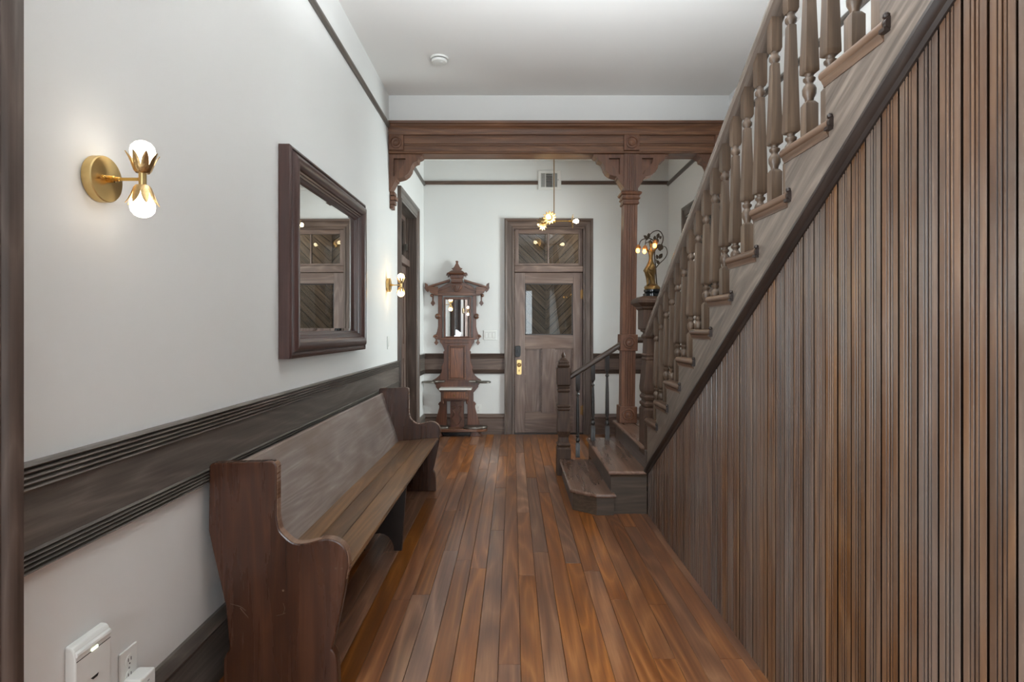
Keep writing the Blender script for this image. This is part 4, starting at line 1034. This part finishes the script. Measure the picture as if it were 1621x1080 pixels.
# ------------------------------------------------------------------ small fittings
vt = thing('air_vent', (.464, YF-.002, 3.09), 'white square air vent grille high on the far wall above the door', 'vent')
for xa, xb, za, zb in ((-.145, -.108, 0, .245), (.098, .145, 0, .245), (-.108, .098, 0, .036), (-.108, .098, .21, .245)):
    part('vent_frame', B().box(xa, xb, -.014, 0, za, zb), 'vent_white', vt, bevel=.003)
part('vent_back', B().box(-.112, .104, -.003, 0, .032, .214), 'slot_dark', vt)
for i in range(9):
    zz = .045+i*.0188
    part('louvre', B().prism([(-.012, zz), (-.010, zz+.002), (-.003, zz+.009), (-.004, zz+.006)], 'x', -.045, .038), 'vent_white', vt)
for xs in (-.049, .040):
    part('louvre_divider', B().box(xs-.003, xs+.003, -.012, -.002, .036, .210), 'vent_white', vt)
for i in range(4):
    for x0 in (-.102, .048):
        part('louvre', B().prism([(x0+i*.014, -.012), (x0+i*.014+.002, -.012), (x0+i*.014+.008, -.003), (x0+i*.014+.006, -.003)], 'z', .036, .210), 'vent_white', vt)
part('vent_lever', B().box(.104, .110, -.020, -.012, .115, .135), 'plastic_grey', vt)

sw = thing('light_switch', (-.288, YF-.001, 1.252), 'white three-gang rocker switch plate between hall tree and far door', 'light switch')
part('plate', B().box(-.082, .082, -.006, 0, -.060, .060), 'plastic_white', sw, bevel=.003)
for i in (-1, 0, 1):
    part('rocker', B().prism([(-.006, -.034), (-.010, -.034), (-.007, .034), (-.006, .034)], 'x', i*.046-.016, i*.046+.016), 'plastic_white', sw)
    part('rocker_gap', B().box(i*.046-.018, i*.046+.018, -.0064, -.005, -.036, .036), 'plastic_grey', sw)
sw2 = thing('light_switch', (XL+.001, 5.14, 1.205), 'narrow white switch plate on the left wall below the far sconce', 'light switch')
part('plate', B().box(0, .006, -.036, .036, -.058, .058), 'plastic_white', sw2, bevel=.003)
part('rocker', B().prism([(.006, -.034), (.010, -.034), (.007, .034), (.006, .034)], 'y', -.016, .016), 'plastic_white', sw2)

def outlet(loc, rotz, label):
    o = thing('wall_outlet', loc, label, 'outlet', rotz=rotz)
    part('plate', B().box(-.037, .037, -.007, 0, -.058, .058), 'plastic_white', o, bevel=.003)
    for dz in (.022, -.022):
        f_ = part('socket_face', B().lathe([(-.009, .0165), (-.006, .017)], (0, 0, dz), 18, axis='y'), 'plastic_white', o, smooth=30)
        for sx_ in (-.006, .006):
            part('slot', B().box(sx_-.0012, sx_+.0012, -.0095, -.008, dz-.002, dz+.008), 'slot_dark', f_)
        part('slot', B().lathe([(-.0095, .0025), (-.008, .0025)], (0, 0, dz-.009), 8, axis='y'), 'slot_dark', f_)
    part('screw', B().lathe([(-.0085, .003), (-.006, .003)], (0, 0, 0), 8, axis='y'), 'plastic_grey', o)
    return o
outlet((-.440, YF-.001, .318), 0, 'white outlet plate above the far baseboard beside the hall tree')
outlet((XL+.001, 1.662, .340), R(90), 'white outlet plate low on the left wall with an adapter plugged in')
ad_ = thing('plug_adapter', (XL+.009, 1.668, .318), 'small white plug-in adapter in the outlet on the left wall', 'adapter')
part('body', B().box(.001, .052, -.034, .034, -.055, .002), 'plastic_white', ad_, bevel=.005)
part('indicator', B().box(.052, .0525, -.004, .004, -.02, -.016), 'plastic_grey', ad_)
dv = thing('wall_device', (XL+.001, 1.495, .30), 'white plastic wall box with a small status light low on the left wall', 'wall device')
part('body', B().prism([(0, 0), (.026, 0), (.028, .010), (.028, .196), (.024, .215), (.018, .224), (0, .228)], 'y', -.064, .064), 'plastic_white', dv, bevel=.004)
part('top_ridge', B().prism([(.020, .200), (.030, .198), (.032, .203), (.030, .209), (.020, .216)], 'y', -.062, .062), 'plastic_white', dv, bevel=.002)
part('seam', B().box(.027, .0284, -.0605, .0605, .1865, .1885), 'slot_dark', dv)
part('status_light', B().box(.027, .0300, -.010, .012, .188, .193), 'led_green', dv)
part('release_notch', B().prism([(-.012, .118), (.016, .118), (.012, .111), (-.004, .111)], 'x', .027, .0286), 'slot_dark', dv)
sd = thing('smoke_detector', (-.578, 4.47, ZC), 'round white smoke detector on the ceiling', 'smoke detector')
part('base_ring', B().lathe([(-.012, .068), (-.004, .072), (0, .072)], seg=32), 'plastic_white', sd, smooth=30)
part('vent_gap', B().lathe([(-.020, .052), (-.012, .052)], seg=32), 'slot_dark', sd, smooth=30)
part('cover', B().lathe([(-.042, .004), (-.041, .040), (-.036, .056), (-.026, .062), (-.020, .062), (-.018, .05)], seg=32), 'plastic_white', sd, smooth=40)
part('test_button', B().lathe([(-.045, .001), (-.044, .010), (-.040, .011)], (.02, -.02, 0), 14), 'plastic_white', sd, smooth=40)
